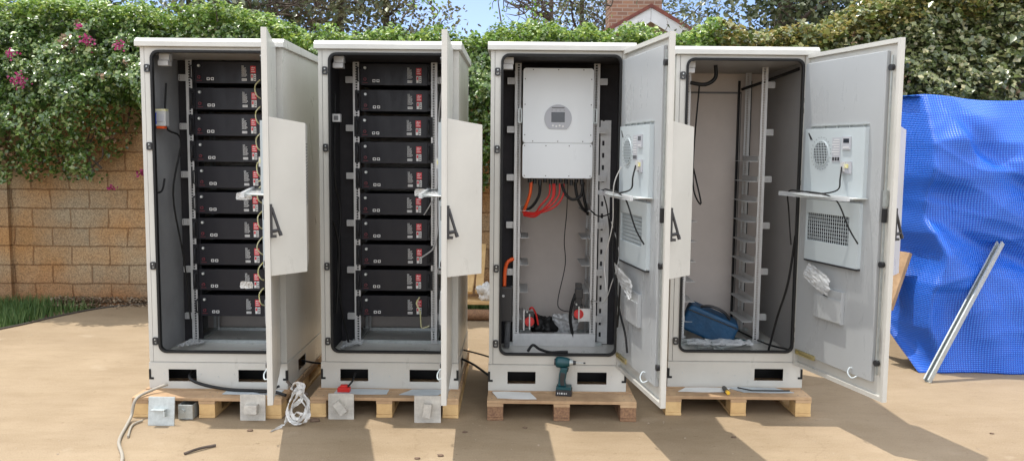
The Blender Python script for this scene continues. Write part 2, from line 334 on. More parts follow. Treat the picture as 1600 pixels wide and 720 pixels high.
# ---------------------------------------------------------------- hedges
hedge_l = leafmat('bougainvillea_leaves', [(0, (.034, .076, .014)), (.45, (.085, .160, .028)), (.8, (.17, .255, .055)), (1, (.35, .40, .16))], .30, .28, .9)
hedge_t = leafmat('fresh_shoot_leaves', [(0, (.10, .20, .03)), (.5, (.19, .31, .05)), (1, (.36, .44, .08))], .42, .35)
hedge_r = leafmat('olive_leaves', [(0, (.05, .072, .020)), (.4, (.115, .145, .042)), (.75, (.21, .225, .08)), (1, (.42, .38, .20))], .30, .25, .8)
hedge_o = leafmat('amber_shoot_leaves', [(0, (.08, .12, .025)), (.4, (.18, .21, .04)), (.7, (.30, .22, .06)), (1, (.40, .38, .12))], .38, .35)
hedge_d = leafmat('dry_twig_leaves', [(0, (.16, .09, .05)), (1, (.30, .20, .12))], .7, .1)
barkm = mat('grey_bark', (.12, .09, .07), .9, col2=(.06, .045, .035), vscale=8, bump=.6, bscale=30, dist=.02)
petal = leafmat('magenta_petals', [(0, (.22, .015, .08)), (1, (.42, .04, .17))], .5, .35)
def lowz(x):
    px = x
    b = 1.30+.13*math.sin(x*3.1)+.10*math.sin(x*7.3+1)
    if -3.9 < x < -3.0: b += .28*(1-abs(x+3.45)/.45)
    if -4.3 < x < -3.85: b -= .15
    return b+.18*fbm(x, 0, 0, 2.5, 3)
def topz(x):
    t = 2.58+.05*math.sin(x*1.3+.5)+.035*math.sin(x*4.1)
    if x < -1.4: t += .17*min(1, (-1.4-x))
    if x > 2.2: t += min(.5, (x-2.2)*.28)
    return t+.09*fbm(x, 5, 0, 3, 9)
def hedge(name, x0, x1, n, lo, sz, mats, toplim, seed, label, pow_=1.0, aspect=.62):
    root = empty(name, ((x0+x1)/2, 8.0, 0)); tag(root, label, 'hedge')
    P = np.empty((n, 3)); N = np.empty((n, 3)); mi = np.zeros(n, int); sizes = rng.uniform(*sz, n)*np.where(rng.random(n) < .12, 1.5, 1); k = 0
    while k < n:
        x = random.uniform(x0, x1); tz = topz(x); lz = lo(x)
        top = random.random() < .30
        if top:
            y = random.uniform(7.62, 8.7); z = tz-.10*((y-8.0)**2)*2+.12*fbm(x, y, 0, 4, seed)-abs(random.gauss(0, .07))
            nn = Vector((0, -.3, 1))
        else:
            z = lz+(tz-lz)*random.random()**.85; v = (z-lz)/(tz-lz)
            if random.random() > min(1, .35+v*4): continue
            bulge = .12+.58*math.sin(math.pi*v**.85)**.8
            y = 8.08-bulge-.17*fbm(x, 0, z, 2.2, seed)-.15*fbm(x, 3, z, 5, seed)-.07*noise.noise(Vector((x*11, z*14, seed)))*1.5+min(.4, random.expovariate(13))
            if y > 8.07 and z < 2.35: y = 8.05-random.random()*.05
            nn = Vector((0, -.85+.2*v, .70+.2*v))
            if fbm(x, 8, z, 5, seed+4) < -.42 and v > .1: 
                if random.random() < .7: continue
        if random.random() < .16:
            z = 1.9+(tz-.12-1.9)*random.random(); y = random.uniform(8.0 if z > 2.35 else 7.75, 8.55 if z > 2.35 else 8.05); nn = Vector((0, -1, .3)); sizes[k] = .10
        P[k] = (x, y, z); r_ = Vector((random.gauss(0, .55), random.gauss(0, .55), random.gauss(0, .55)))
        N[k] = nn+r_
        edgez = tz-z
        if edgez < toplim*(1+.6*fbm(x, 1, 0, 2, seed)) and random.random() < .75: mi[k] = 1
        elif fbm(x, 7, z, 3.5, seed+2) > .55: mi[k] = 2 if random.random() < .35 else 0
        k += 1
    P[:, 0] -= (x0+x1)/2; P[:, 1] -= 8.0
    leaves('foliage', P, N, sizes, mats, mi, root, aspect, droop=.3)
    b = MB().m(barkm)
    for i in range(int((x1-x0)*9)):
        x = random.uniform(x0, x1); z0 = lo(x)+.1; y = 8.0-random.random()*.15
        p = [(x-(x0+x1)/2, y-8, z0)]
        for q in range(4): p.append((p[-1][0]+random.gauss(0, .12), p[-1][1]-random.uniform(-.02, .06), p[-1][2]+random.uniform(.1, .3)))
        b.tube(p, lambda t: .008*(1-t)+.002, 5)
    for i in range(int((x1-x0)*5)):          # shoots sticking out of the top
        x = random.uniform(x0, x1); y = random.uniform(7.7, 8.4); z = topz(x)-.15
        p = [(x-(x0+x1)/2, y-8, z)]
        for q in range(3): p.append((p[-1][0]+random.gauss(0, .05), p[-1][1]+random.gauss(0, .05), p[-1][2]+random.uniform(.05, .13)))
        b.tube(p, lambda t: .004*(1-t)+.0015, 4)
    b.build('branches', root)
    return root
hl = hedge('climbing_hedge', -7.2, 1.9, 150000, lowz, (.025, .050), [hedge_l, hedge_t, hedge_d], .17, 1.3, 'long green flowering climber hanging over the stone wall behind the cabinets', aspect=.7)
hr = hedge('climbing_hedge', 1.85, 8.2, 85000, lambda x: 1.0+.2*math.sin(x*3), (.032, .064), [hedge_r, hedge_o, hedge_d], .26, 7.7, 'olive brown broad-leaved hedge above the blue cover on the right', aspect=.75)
for i, (x, z, q, n) in enumerate([(-3.68, 2.40, .10, 60), (-4.34, 2.28, .07, 35), (-4.27, 2.06, .12, 80), (-3.40, 2.36, .08, 40), (-4.62, 1.76, .08, 45), (-4.32, 1.34, .055, 26), (-3.53, 1.25, .06, 34), (-3.82, 1.11, .05, 26), (-3.74, 2.53, .05, 20)]):
    yy = 7.98 if z < 1.35 else 7.33
    P = rng.normal(size=(int(n*.8), 3))*np.array([q*.30, .03, q*.28])+np.array([x+2.65, yy-8.0, z])
    n = len(P); leaves('flower_cluster', P, rng.normal(size=(n, 3))+np.array([0, -1, .4]), rng.uniform(.02, .034, n), [petal], np.zeros(n), hl, .8)

# ---------------------------------------------------------------- trees beyond the hedge
tree_dark = leafmat('dark_tree_leaves', [(0, (.04, .06, .025)), (.6, (.10, .13, .06)), (1, (.28, .30, .18))], .35, .3)
tree_brown = leafmat('brown_tree_leaves', [(0, (.07, .075, .03)), (.6, (.15, .15, .07)), (1, (.26, .24, .12))], .5, .3)
def tree(x, y, h, rad, n, m, label, sz=(.07, .14), zc=None, bare=False, lean=0, tr=.12, grp='trees beyond the hedge'):
    root = empty('tree', (x, y, -.06)); tag(root, label, 'tree', grp)
    b = MB().m(barkm); P = []; N = []
    b.tube([(0, 0, 0), (lean*.3, .05, h*.4), (lean, 0, h*.95)], lambda t: tr*(1-t*.75), 10)
    for i in range(26 if bare else 18):
        z = h*random.uniform(.35, .9); a = random.uniform(0, 6.28); L = rad*random.uniform(.6, 1.1); st = Vector((lean*z/h, 0, z)); p = [st]
        d = Vector((math.cos(a), math.sin(a), random.uniform(.1, .8)))
        for q in range(4):
            p.append(p[-1]+d*L/4+Vector((random.gauss(0, .06), random.gauss(0, .06), random.gauss(0, .05)))*rad)
        b.tube(p, lambda t: tr*.22*(1-t)+.004, 6)
        for q in p[1:]:
            P.append(q)
            for s_i in range(5 if bare else 2):
                e = [q]; dd = Vector((random.gauss(0, 1), random.gauss(0, 1), random.gauss(.4, .8))).normalized()
                for w in range(3): e.append(e[-1]+dd*rad*.10+Vector((random.gauss(0, .03), random.gauss(0, .03), random.gauss(0, .03)))*rad)
                b.tube(e, lambda t: .006*(1-t)+.002, 4, False); P.append(e[-1]); P.append(e[-2])
    b.build('trunk', root)
    P = np.array([tuple(p) for p in P]); idx = rng.integers(0, len(P), n); Q = P[idx]+rng.normal(size=(n, 3))*rad*(.07 if bare else .15)
    leaves('crown', Q, rng.normal(size=(n, 3))+np.array([0, -.2, .7]), rng.uniform(*sz, n), [m], np.zeros(n), root)
    return root
tree(-7.6, 12.5, 5.6, 2.2, 9000, tree_dark, 'dark green tree behind the hedge at the far left')
tree(-4.4, 12.5, 5.4, 1.9, 7000, tree_dark, 'dark tree rising behind the hedge above the leftmost cabinet')
tree(-2.75, 13.5, 5.6, 1.3, 7000, tree_brown, 'brownish sparse tree left of the strip of open sky', sz=(.05, .10))
tree(-3.45, 12.0, 5.5, 1.2, 260, tree_brown, 'nearly bare tree with thin grey branches above the hedge', sz=(.03, .06), bare=True, tr=.07)
tree(-1.95, 13.0, 5.2, 1.0, 6000, tree_brown, 'small brownish tree just left of the open blue sky', sz=(.05, .10))
tree(.45, 10.2, 4.6, .8, 330, hedge_t, 'thin bare-twigged tree with few fresh leaves beside the brick chimney', sz=(.03, .06), bare=True, tr=.045)
tree(1.55, 19.5, 7.0, 1.5, 3500, tree_dark, 'dark slender tree immediately left of the brick chimney')
tree(4.3, 13.5, 6.2, 1.9, 9000, tree_dark, 'dense dark tree with a thick trunk right of the gabled roof', tr=.24)
tree(5.7, 13.0, 6.0, 1.9, 8000, tree_dark, 'dark leafy tree above the rightmost cabinet door', tr=.16)
tree(7.6, 12.5, 6.4, 2.0, 7000, tree_brown, 'olive brown tree at the far right above the hedge')
tree(3.2, 22, 7.5, 2.6, 7000, tree_dark, 'tall dark tree far behind the gabled roof')
tree(-7.0, 20, 8.0, 3.2, 7000, tree_dark, 'far dark tree at the left behind the nearer trees')
tree(10.5, 20, 8.0, 3.4, 8000, tree_dark, 'far dark tree at the right behind the nearer trees')
# long shoots over the hedge in front of the sky
for i, (x, z, hh) in enumerate([(-1.05, 2.7, .55), (-.12, 2.68, .42), (.42, 2.7, .6), (.18, 2.7, .35), (-.75, 2.7, .3)]):
    b = MB().m(barkm); p = [(0, 0, 0)]
    for q in range(4): p.append((p[-1][0]+random.gauss(.02, .05), p[-1][1]+random.gauss(0, .02), p[-1][2]+hh/4))
    b.tube(p, lambda t: .006*(1-t)+.002, 5); o = b.build('stem', hl); o.location = (x+2.65, -.05, z)
    n = 36; tt = rng.uniform(.1, 1, n); pp = np.array(p)
    Q = np.stack([np.interp(tt*4, range(5), pp[:, k]) for k in range(3)], 1)+rng.normal(size=(n, 3))*.04
    leaves('shoot_leaves', Q, rng.normal(size=(n, 3))+np.array([0, -.5, .6]), rng.uniform(.03, .055, n), [hedge_t], np.zeros(n), o)

# ---------------------------------------------------------------- gabled house with chimney
rooft = mat('red_roof_tiles', (.30, .10, .07), .8, col2=(.16, .06, .05), vscale=8)
chim = bpy.data.materials.new('chimney_brick'); chim.use_nodes = True
_n, _l = chim.node_tree.nodes, chim.node_tree.links; _t = _n.new('ShaderNodeTexCoord'); _m = _n.new('ShaderNodeMapping'); _m.inputs['Rotation'].default_value = (R(90), 0, 0)
_b = _n.new('ShaderNodeTexBrick'); _b.inputs['Scale'].default_value = 1; _b.inputs['Brick Width'].default_value = .22; _b.inputs['Row Height'].default_value = .075; _b.inputs['Mortar Size'].default_value = .008
_b.inputs['Color1'].default_value = (.33, .19, .12, 1); _b.inputs['Color2'].default_value = (.23, .13, .09, 1); _b.inputs['Mortar'].default_value = (.36, .30, .24, 1)
_l.new(_t.outputs['Object'], _m.inputs[0]); _l.new(_m.outputs[0], _b.inputs['Vector']); _l.new(_b.outputs['Color'], _n['Principled BSDF'].inputs['Base Color']); _n['Principled BSDF'].inputs['Roughness'].default_value = .9
plaster = mat('cream_plaster', (.55, .50, .40), .85, var=.06)
barge = mat('white_barge_board', (.80, .83, .85), .6, var=.05, vscale=3)
house = empty('gabled_house', (2.56, 16.0, -.06)); tag(house, 'house gable with white barge boards and a wide brick chimney', 'house')
ZA = 4.24; sl = .56; hw = 1.5     # apex height above its base, slope, half width
b = MB().m(plaster); b.prism([(-hw+.15, 0), (hw-.15, 0), (hw-.15, ZA-sl*hw-.05), (0, ZA-.14), (-hw+.15, ZA-sl*hw-.05)], .3, 5.5, lambda u, w, t: (u, t, w)); b.build('wall', house)
b = MB().m(rooft)
for s in (-1, 1):
    b.prism([(0, ZA), (s*(hw+.12), ZA-sl*(hw+.12)), (s*(hw+.12), ZA-sl*(hw+.12)+.07), (0, ZA+.07)], -.06, 5.6, lambda u, w, t: (u, t, w))
b.build('roof', house)
b = MB().m(barge)
for s in (-1, 1):
    b.prism([(s*.004, ZA-.003), (s*(hw+.10), ZA-sl*(hw+.10)-.003), (s*(hw+.10), ZA-sl*(hw+.10)-.26), (s*.004, ZA-.26)], -.03, 0, lambda u, w, t: (u, t, w))
b.build('barge_board', house)
b = MB().m(chim); b.box(-.60, .48, 1.6, 2.3, 2.5, 6.4); b.box(-.66, .54, 1.54, 2.36, 6.2, 6.42); b.build('chimney', house)

# ---------------------------------------------------------------- cabinets
FW, FD = .395, .90
def rail_mesh():
    """perforated 19 inch upright, holes are real gaps"""
    b = MB().m(railm); z0, z1 = .168, 1.925
    b.box(-.026, -.010, 0, .002, z0, z1); b.box(.002, .012, 0, .002, z0, z1)
    z = z0
    while z < z1-.01: b.box(-.010, .002, 0.0003, .0017, z, z+.0062); z += .0159
    b.box(-.026, -.024, .002, .045, z0, z1); b.box(-.026, .012, .0, .02, z1, z1+.006)
    return b
def tab_mesh():
    b = MB().m(railm); 
    b.ring(rrect(-.022, .022, -.019, .019, .002, 1), rrect(-.018, .018, -.015, .015, .001, 1), 0, .004)
    b.box(-.018, .018, .0005, .0035, -.0015, .0015)
    for x in (-.006, .006): b.box(x-.0025, x+.0025, .001, .0038, -.015, .015)
    b.box(-.022, .022, .02, .022, -.019, .019); return b
def ac_unit(b_):
    class Sh:
        def __getattr__(s, k): return getattr(b_, k)
        Y = staticmethod(lambda y: y if y < .05 else y-.030)
        def box(s, x0, x1, y0, y1, z0, z1): b_.box(x0-.032, x1-.032, s.Y(y0), s.Y(y1), z0, z1)
        def cyl(s, c, r, h, ax, n): b_.cyl((c[0]-.032, s.Y(c[1]), c[2]), r, h, ax, n)
        def ring(s, A, B, y0, y1): b_.ring([(p[0]-.032, p[1]) for p in A], [(p[0]-.032, p[1]) for p in B], s.Y(y0), s.Y(y1))
        def prism(s, P, a, c, T): b_.prism([(p[0]-.032, p[1]) for p in P], s.Y(a), s.Y(c), T)
        def m(s, q): b_.m(q); return s
    b = Sh()
    # plate u: 0..-.52 (x from hinge towards latch is negative), y>0 inside
    x0, x1 = -.55, -.035
    b.m(paint_ac); b.box(x0, x1, .022, .075, 1.145, 1.515)        # upper box
    b.m(zinc); b.box(x0, x1-.02, .022, .034, 1.527, 1.532)
    for k in range(5): b.box(x0+.03+.11*k, x0+.035+.11*k, .022, .034, 1.516, 1.527)
    b.m(paint_ac); b.ring(rrect(x0+.02, x1-.03, .785, 1.125, .004, 1), rrect(-.45, -.075, .895, 1.05, .004, 1), .022, .072)
    b.m(rubber); b.box(-.455, -.07, .024, .03, .89, 1.055)
    b.m(paint_ac)
    for k in range(21): x = -.45+.375*k/20; b.box(x-.0016, x+.0016, .0625, .066, .895, 1.05)
    for k in range(9): z = .895+.155*k/8; b.box(-.45, -.075, .0665, .069, z-.0015, z+.0015)
    b.m(blackp); b.box(x0+.02, x1-.03, .022, .074, .776, .785)
    # fan grille on the upper box
    cx, cz, r = -.185, 1.38, .064
    b.m(rubber); b.cyl((cx, .0755, cz), r, .002, 'y', 28)
    A = [(cx+(r+.007)*math.cos(a), cz+(r+.007)*math.sin(a)) for a in np.linspace(0, 6.28318, 29)[:-1]]; B = [(cx+r*math.cos(a), cz+r*math.sin(a)) for a in np.linspace(0, 6.28318, 29)[:-1]]
    b.m(paint_ac); b.ring(A, B, .0752, .079)
    for k in range(-4, 5):
        q = math.sqrt(max(0, r*r-(k*.0145)**2)); b.box(cx-q, cx+q, .0782, .0802, cz+k*.0145-.0016, cz+k*.0145+.0016); b.box(cx+k*.0145-.0016, cx+k*.0145+.0016, .0805, .0825, cz-q, cz+q)
    for k in range(24):
        a = k*math.pi/12; b.m(lining_a); b.cyl((cx+.088*math.cos(a), .0755, cz+.088*math.sin(a)), .0025, .001, 'y', 6)
    b.m(disp_g); b.box(-.355, -.285, .0755, .077, 1.335, 1.465); b.m(white_l)
    for k in range(7): b.box(-.345, -.30+.008*(k % 3), .0772, .078, 1.452-.013*k, 1.455-.013*k)
    b.m(blackp)
    for k in range(3): b.box(-.35+.022*k, -.335+.022*k, .0772, .078, 1.342, 1.36)
    b.m(disp_g); b.box(-.442, -.372, .0755, .082, 1.40, 1.468); b.m(screen); b.box(-.432, -.385, .082, .083, 1.436, 1.458); b.m(white_l); b.box(-.432, -.385, .082, .083, 1.41, 1.414)
    b.m(disp_g); b.box(-.457, -.377, .0755, .082, 1.275, 1.34); b.m(grndw); b.box(-.435, -.405, .0822, .088, 1.305, 1.325); b.m(white_p); b.box(-.41, -.385, .0822, .094, 1.285, 1.335)
    # pasted arrow mark
    b.m(blackp); b.prism([(-.105, 1.455), (-.085, 1.455), (-.062, 1.492), (-.070, 1.494)], .0755, .077, lambda u, w, t: (u, t, w))
def make_cabinet(kind, label):
    root = empty('equipment_cabinet', (0, 0, 0)); tag(root, label, 'cabinet', 'outdoor cabinets on pallets')
    # shell
    b = MB().m(paint)
    b.ring(rrect(-.371, .357, .155, 1.932, .002), rrect(-.338, .338, .2075, 1.915, .045), -.001, .022)
    for s in (-1, 1): 
        x0, x1 = (-.395, -.3735) if s < 0 else (.3605, .395)
        b.box(x0, x1, .0, .022, .155, 1.932)
        xo, xi = s*.395, s*.385; b.box(min(xo, xi), max(xo, xi), .0225, FD, .155, 1.932)
    b.box(-.385, .385, FD-.012, FD, .155, 1.932)
    b.box(-.385, .385, .0225, FD-.013, .155, .165); b.box(-.385, .385, .0225, FD-.013, 1.921, 1.931)
    b.build('shell', root)
    for xa, xb in ((-.3733, -.3712), (.3572, .3603)):
        b = MB().m(rubber); b.box(xa, xb, .004, .02, .157, 1.93); b.build('seam', root)
    # inner wall linings
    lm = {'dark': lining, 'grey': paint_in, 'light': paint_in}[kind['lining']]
    b = MB().m(kind.get('left', lm)); b.box(-.3845, -.378, .03, FD-.02, .17, 1.918); b.build('side_lining', root)
    b = MB().m(kind.get('right', lm)); b.box(.378, .3845, .03, FD-.02, .17, 1.918); b.build('side_lining', root)
    b = MB().m(paint_back); b.box(-.377, .377, FD-.03, FD-.0125, .166, 1.918)
    b.m(lining_a); 
    if kind['lining'] != 'dark': b.box(-.19, .215, FD-.036, FD-.031, 1.775, 1.787); b.box(.212, .217, FD-.036, FD-.031, .3, 1.787)
    b.build('back_panel', root)
    b = MB().m(lining if kind['lining'] == 'dark' else paint_in); b.box(-.377, .377, .03, FD-.032, 1.908, 1.9185); b.build('ceiling_lining', root)
    if kind['lining'] != 'light':
        b = MB().m(lining); b.ring(rrect(-.377, .377, .1655, 1.907, .002), rrect(-.262, .262, .167, 1.87, .01), .475, .485); b.build('inner_frame', root)  # in the leftmost cabinet this dark ring stands for the shade further back
    b = MB().m(rubber); b.ring(rrect(-.3385, .3385, .207, 1.916, .0455), rrect(-.325, .325, .220, 1.902, .036), -.012, .016); b.build('gasket', root, .002)
    # roof cap
    b = MB().m(paint); b.prism([(-.035, 1.933), (-.035, 1.960), (-.012, 1.980), (FD+.02, 1.972), (FD+.02, 1.933)], -.412, .412, lambda u, w, t: (t, u, w)); b.build('roof', root, .002)
    # plinth, fork holes are real openings
    b = MB().m(paint); y0 = -.004
    def face(T, a, c, holes, t0, t1):
        x = a
        for h0, h1 in holes: b.prism([(x, 0), (h0, 0), (h0, .150), (x, .150)], t0, t1, T); b.prism([(h0, 0), (h1, 0), (h1, .041), (h0, .041)], t0, t1, T); b.prism([(h0, .112), (h1, .112), (h1, .150), (h0, .150)], t0, t1, T); x = h1
        b.prism([(x, 0), (c, 0), (c, .150), (x, .150)], t0, t1, T)
    face(lambda u, w, t: (u, t, w), -.398, .398, [(-.287, -.125), (.115, .285)] if kind['lining'] != 'light' else [(.115, .285)], y0, y0+.004)
    face(lambda u, w, t: (u, t, w), -.398, .398, [], FD-.004, FD)
    for s in (-1, 1): face(lambda u, w, t: (t, u, w), .0002, FD-.0042, [(.24, .42)], min(s*.398, s*.394), max(s*.398, s*.394))
    b.box(-.394, .394, .001, FD-.005, .1495, .1525)
    b.build('plinth', root)
    b = MB().m(rubber); b.box(-.39, .39, .20, .204, .002, .149); b.box(-.30, .30, .43, .434, .002, .149); b.build('plinth_shade_plate', root)  # black plates added behind the fork holes, standing for the shade inside
    for s in (-1, 1):
        b = MB().m(rubber); b.box(min(s*.372, s*.399), max(s*.372, s*.399), -.0065, .012, .052, .064); b.box(min(s*.387, s*.399), max(s*.387, s*.399), -.0065, .012, .064, .112); b.build('corner_slot', root)
    b = MB().m(zinc)
    for x in (-.31, -.10, 0, .09, .31): b.cyl((x, -.0065, .085 if abs(x) > .05 else .07), .004, .003, 'y', 8)
    b.build('plinth_bolts', root)
    # latch keepers
    for z in (1.815, 1.385, .71, .255+.02):
        b = MB().m(blackp); b.ring(rrect(-.371, -.342, z-.022, z+.022, .008, 3), rrect(-.364, -.349, z-.014, z-.002, .003, 3), -.012, -.002); b.box(-.364, -.349, -.008, -.003, z+.001, z+.014); b.m(zinc); b.cyl((-.3565, -.0135, z+.010), .004, .003, 'y', 8); b.build('latch_keeper', root)
    for z in (1.65, 1.18, .32):
        b = MB().m(blackp); b.box(.338, .355, -.018, -.002, z-.045, z-.015); b.box(.338, .355, -.018, -.002, z+.015, z+.045); b.m(zinc); b.box(.342, .354, -.015, -.002, z-.014, z+.014); b.build('hinge', root, .002)
    # rails
    off = kind['rack']
    first = None
    rm = rail_mesh()
    for yy, xs in ((.42, (-1, 1)), (.79, (-1, 1))):
        for s in xs:
            if first is None: o = rm.build('mounting_rail', root); first = o
            else: o = first.copy(); S.collection.objects.link(o); o.parent = root
            o.location = (off+s*.2325, yy, 0); o.scale = (-s*-1 if False else (1 if s < 0 else -1), 1, 1)
            if yy < .5:
                for k in range(6):
                    if not hasattr(make_cabinet, 'tab'):
                        t = tab_mesh().build('bracket', o); make_cabinet.tab = t.data
                    else:
                        t = bpy.data.objects.new('bracket', make_cabinet.tab); S.collection.objects.link(t); t.parent = o
                    t.location = (-.050, .004, .336+.293*k)
    b = MB().m(zinc)
    for y in (.43, .80): b.box(-.30, .30, y, y+.03, .1655, .185)
    for s in (-1, 1): b.box(off+s*.245-.015, off+s*.245+.015, .46, .79, .1655, .182)
    b.build('floor_frame', root)
    b = MB().m(white_p); b.box(-.325, -.268, .08, .13, 1.868, 1.906); b.box(-.33, -.272, .075, .13, 1.838, 1.8675); b.build('switch_box', root, .003)
    # ---------------- door
    dr = MB().m(paint); x0 = -.775
    dr.box(x0, 0, -.006, .0, .143, 1.938)                                 # outer skin
    for (a, c, e, f) in ((x0, 0, .143, .165), (x0, 0, 1.916, 1.938)): dr.box(a, c, .0002, .020, e, f)
    dr.box(x0, x0+.02, .0002, .020, .1652, 1.9158); dr.box(-.02, 0, .0002, .020, .1652, 1.9158)
    door = dr.build('door', root); door.location = (.357, -.008, 0)
    b = MB().m(paint_d); b.box(x0+.09, -.010, .0004, .022, .225, 1.885); b.build('inner_panel', door, .003)
    b = MB(); ac_unit(b); b.build('cooling_unit', door)
    b = MB().m(zinc); b.box(x0+.052, x0+.060, .012, .020, .27, 1.86); b.m(blackp)
    for z in (1.80, .83, .33): b.cyl((x0+.056, .01, z), .016, .018, 'y', 12)
    b.box(x0+.048, x0+.066, .008, .026, 1.04, 1.11); b.m(zinc); b.box(x0+.045, x0+.069, .005, .022, 1.12, 1.20); b.build('lock_rod', door)
    b = MB().m(paint_ac); b.tube([(-.575, .022, .225), (-.565, .045, .215), (-.54, .05, .235), (-.53, .035, .258), (-.535, .022, .258)], .0036, 8); b.build('hook', door)
    b = MB().m(paint_d); b.box(-.45, -.21, .022, .042, .47, .645); b.box(-.45, -.21, .0422, .046, .475, .60); b.m(blackp); b.box(-.33, -.30, .046, .050, .605, .63); b.build('document_pocket', door, .002)
    b = MB().m(brass); b.ring(rrect(-.21, -.03, .215, .243, .004, 2), rrect(-.195, -.045, .223, .235, .003, 2), .022, .032); b.box(-.195, -.045, .022, .026, .223, .235); b.build('stay_bracket', door)
    # wrapped shelf bar sticking out of the inner face
    b = MB().m(zinc)
    tr = [(-.60, .03, 1.15), (-.58, .09, 1.152), (-.50, .135, 1.15), (-.3, .145, 1.148), (-.08, .135, 1.15), (.02, .11, 1.152), (.05, .04, 1.15)]
    b.tube(tr, .0045, 8); b.m(film2); b.box(-.58, .0, .024, .135, 1.146, 1.148); b.m(wrapm); b.box(-.59, .03, .124, .142, 1.138, 1.162); b.build('door_tray', door)
    if kind['lining'] != 'grey' and kind['rack'] == 0:
      b = MB().m(rubber); b.tube([(-.43, .065, 1.31), (-.45, .085, 1.25), (-.44, .09, 1.19), (-.33, .12, 1.165), (-.15, .12, 1.17), (-.05, .13, 1.16), (.0, .09, 1.05), (.01, .06, .85)], .0042, 6)
      b.tube([(-.2, .12, 1.17), (-.4, .14, 1.165), (-.5, .13, 1.13), (-.56, .10, 1.0), (-.585, .06, .92)], .0042, 6); b.build('power_cable', door)
    # rain hood on the outside, tapering outwards
    b = MB().m(paint); X0, X1 = x0+.032, -.10; z0, z1 = .768, 1.528; d = .172
    vs = [(X0, -.0065, z0), (X1, -.0065, z0), (X1, -.0065, z1), (X0, -.0065, z1), (X0+.13, -d, z0), (X1-.02, -d, z0), (X1-.02, -d, z1-.025), (X0+.13, -d, z1-.025)]
    b.add(vs, [(0, 1, 2, 3), (4, 7, 6, 5), (0, 4, 5, 1), (1, 5, 6, 2), (2, 6, 7, 3), (3, 7, 4, 0)])
    b.m(lining_a)
    for k in range(20):
        for q in range(8): b.box(X0+.15+.05*q, X0+.185+.05*q, -d-.0015, -d-.0005, 1.40-.016*k, 1.405-.016*k)
    b.m(zinc)
    for z in (.80, 1.02, 1.27, 1.49): b.cyl((X1-.012, -.0135, z), .004, .006, 'y', 6)
    b.build('rain_hood', door, .003)
    # swing handle
    b = MB().m(blackp); b.box(x0+.004, x0+.024, -.018, -.0065, .955, 1.115)
    b.tube([(x0+.015, -.015, 1.10), (x0+.012, -.030, 1.05), (x0+.012, -.050, .985)], .007, 8, False); b.tube([(x0+.012, -.050, .985), (x0+.012, -.056, .965)], .009, 8, False)
    b.tube([(x0+.015, -.015, .985), (x0+.012, -.05, .992)], .008, 8, False); b.box(x0+.004, x0+.022, -.036, -.0185, .956, .968); b.build('handle', door)
    return root, door
CAB = {}
specs = [
 ('A', (-1.681, 4.722), -.2, 102.6, dict(lining='grey', left=lining_w, right=lining, rack=-.050), 'leftmost grey cabinet, door open, a stack of black modules and yellow wires inside'),
 ('B', (-.701, 4.760), -.4, 92, dict(lining='dark', rack=-.025), 'second grey cabinet from the left, holding black modules, its open door pointing straight forward'),
 ('C', (.269, 4.738), 0, 99.0, dict(lining='dark', rack=0), 'grey cabinet with a big white inverter and red cables inside'),
 ('D', (1.326, 4.856), 0, 104.6, dict(lining='light', rack=0), 'rightmost grey cabinet, nearly empty with a blue bag on its floor'),
]
PZ = .115
for key, (cx, cy), rz, ang, kind, label in specs:
    root, door = make_cabinet(kind, label); root.location = (cx, cy, PZ); root.rotation_euler.z = R(rz); door.rotation_euler.z = R(ang-rz); CAB[key] = root
def at(key, x, y, z): c = CAB[key].location; return (c.x+x, c.y+y, PZ+z)

# extra parts that only one cabinet has
b = MB().m(railm)                                            # slotted cable channel in C
b.box(.272, .284, .47, .475, .17, 1.57); b.box(.298, .335, .47, .475, .17, 1.57)
z = .17
while z < 1.56: b.box(.284, .298, .4705, .4745, z, z+.045); z += .075
b.box(.335, .337, .47, .52, .17, 1.57); b.build('cable_channel', CAB['C'])
b = MB().m(railm); b.box(-.258, .258, .41, .418, .166, .245); b.box(-.258, .258, .4185, .45, .242, .245); b.build('front_beam', CAB['C'])
for key, zs, inner, lf in (('D', [1.325-.128*k for k in range(9)], .155, 1), ('C', [.33+.17*k for k in range(5)], .165, 1)):
    for z in zs:
        for s in (-1, 1):
            if key == 'D' and s < 0 and z > .95: continue
            b = MB().m(railm); a_, c_ = sorted((s*inner, s*.218)); b.box(a_, c_, .425, .785, z, z+.002); a_, c_ = sorted((s*.216, s*.218)); b.box(a_, c_, .425, .785, z+.002, z+.035); b.build('shelf_runner', CAB[key])
for x in (.190, .268):
    b = MB().m(rubber); b.box(x, x+.012, .845, .868, .2, 1.86); b.build('rear_seam', CAB['D'])
b = MB().m(rubber); b.tube([(-.25, .3, 1.80), (-.16, .3, 1.79), (-.10, .3, 1.83), (-.10, .3, 1.905)], .012, 8); b.tube([(-.19, .32, 1.79), (-.195, .4, 1.4), (-.19, .4, 1.15), (-.14, .40, 1.06), (-.19, .42, 1.28)], .005, 6); b.tube([(.377, .2, 1.88), (.30, .6, 1.84), (.2, .8, 1.80)], .010, 6); b.build('wiring', CAB['D'])
b = MB().m(rubber); b.tube([(.335, .03, .9), (.31, .05, .62), (.27, .1, .4), (.24, .15, .18)], .007, 6); b.tube([(.2, .7, .19), (.28, .3, .19), (.37, .0, .215), (.43, -.2, .22)], .006, 6); b.build('loose_cable', CAB['D'])
b = MB().m(rubber); b.tube([(-.337, .2, 1.75), (-.345, .2, 1.5), (-.30, .3, 1.42), (-.335, .25, 1.1), (-.30, .3, .7), (-.28, .33, .30)], .006, 6); b.tube([(-.32, .1, 1.20), (-.33, .08, 1.13), (-.36, .03, 1.12)], .006, 6); b.build('wiring', CAB['A'])
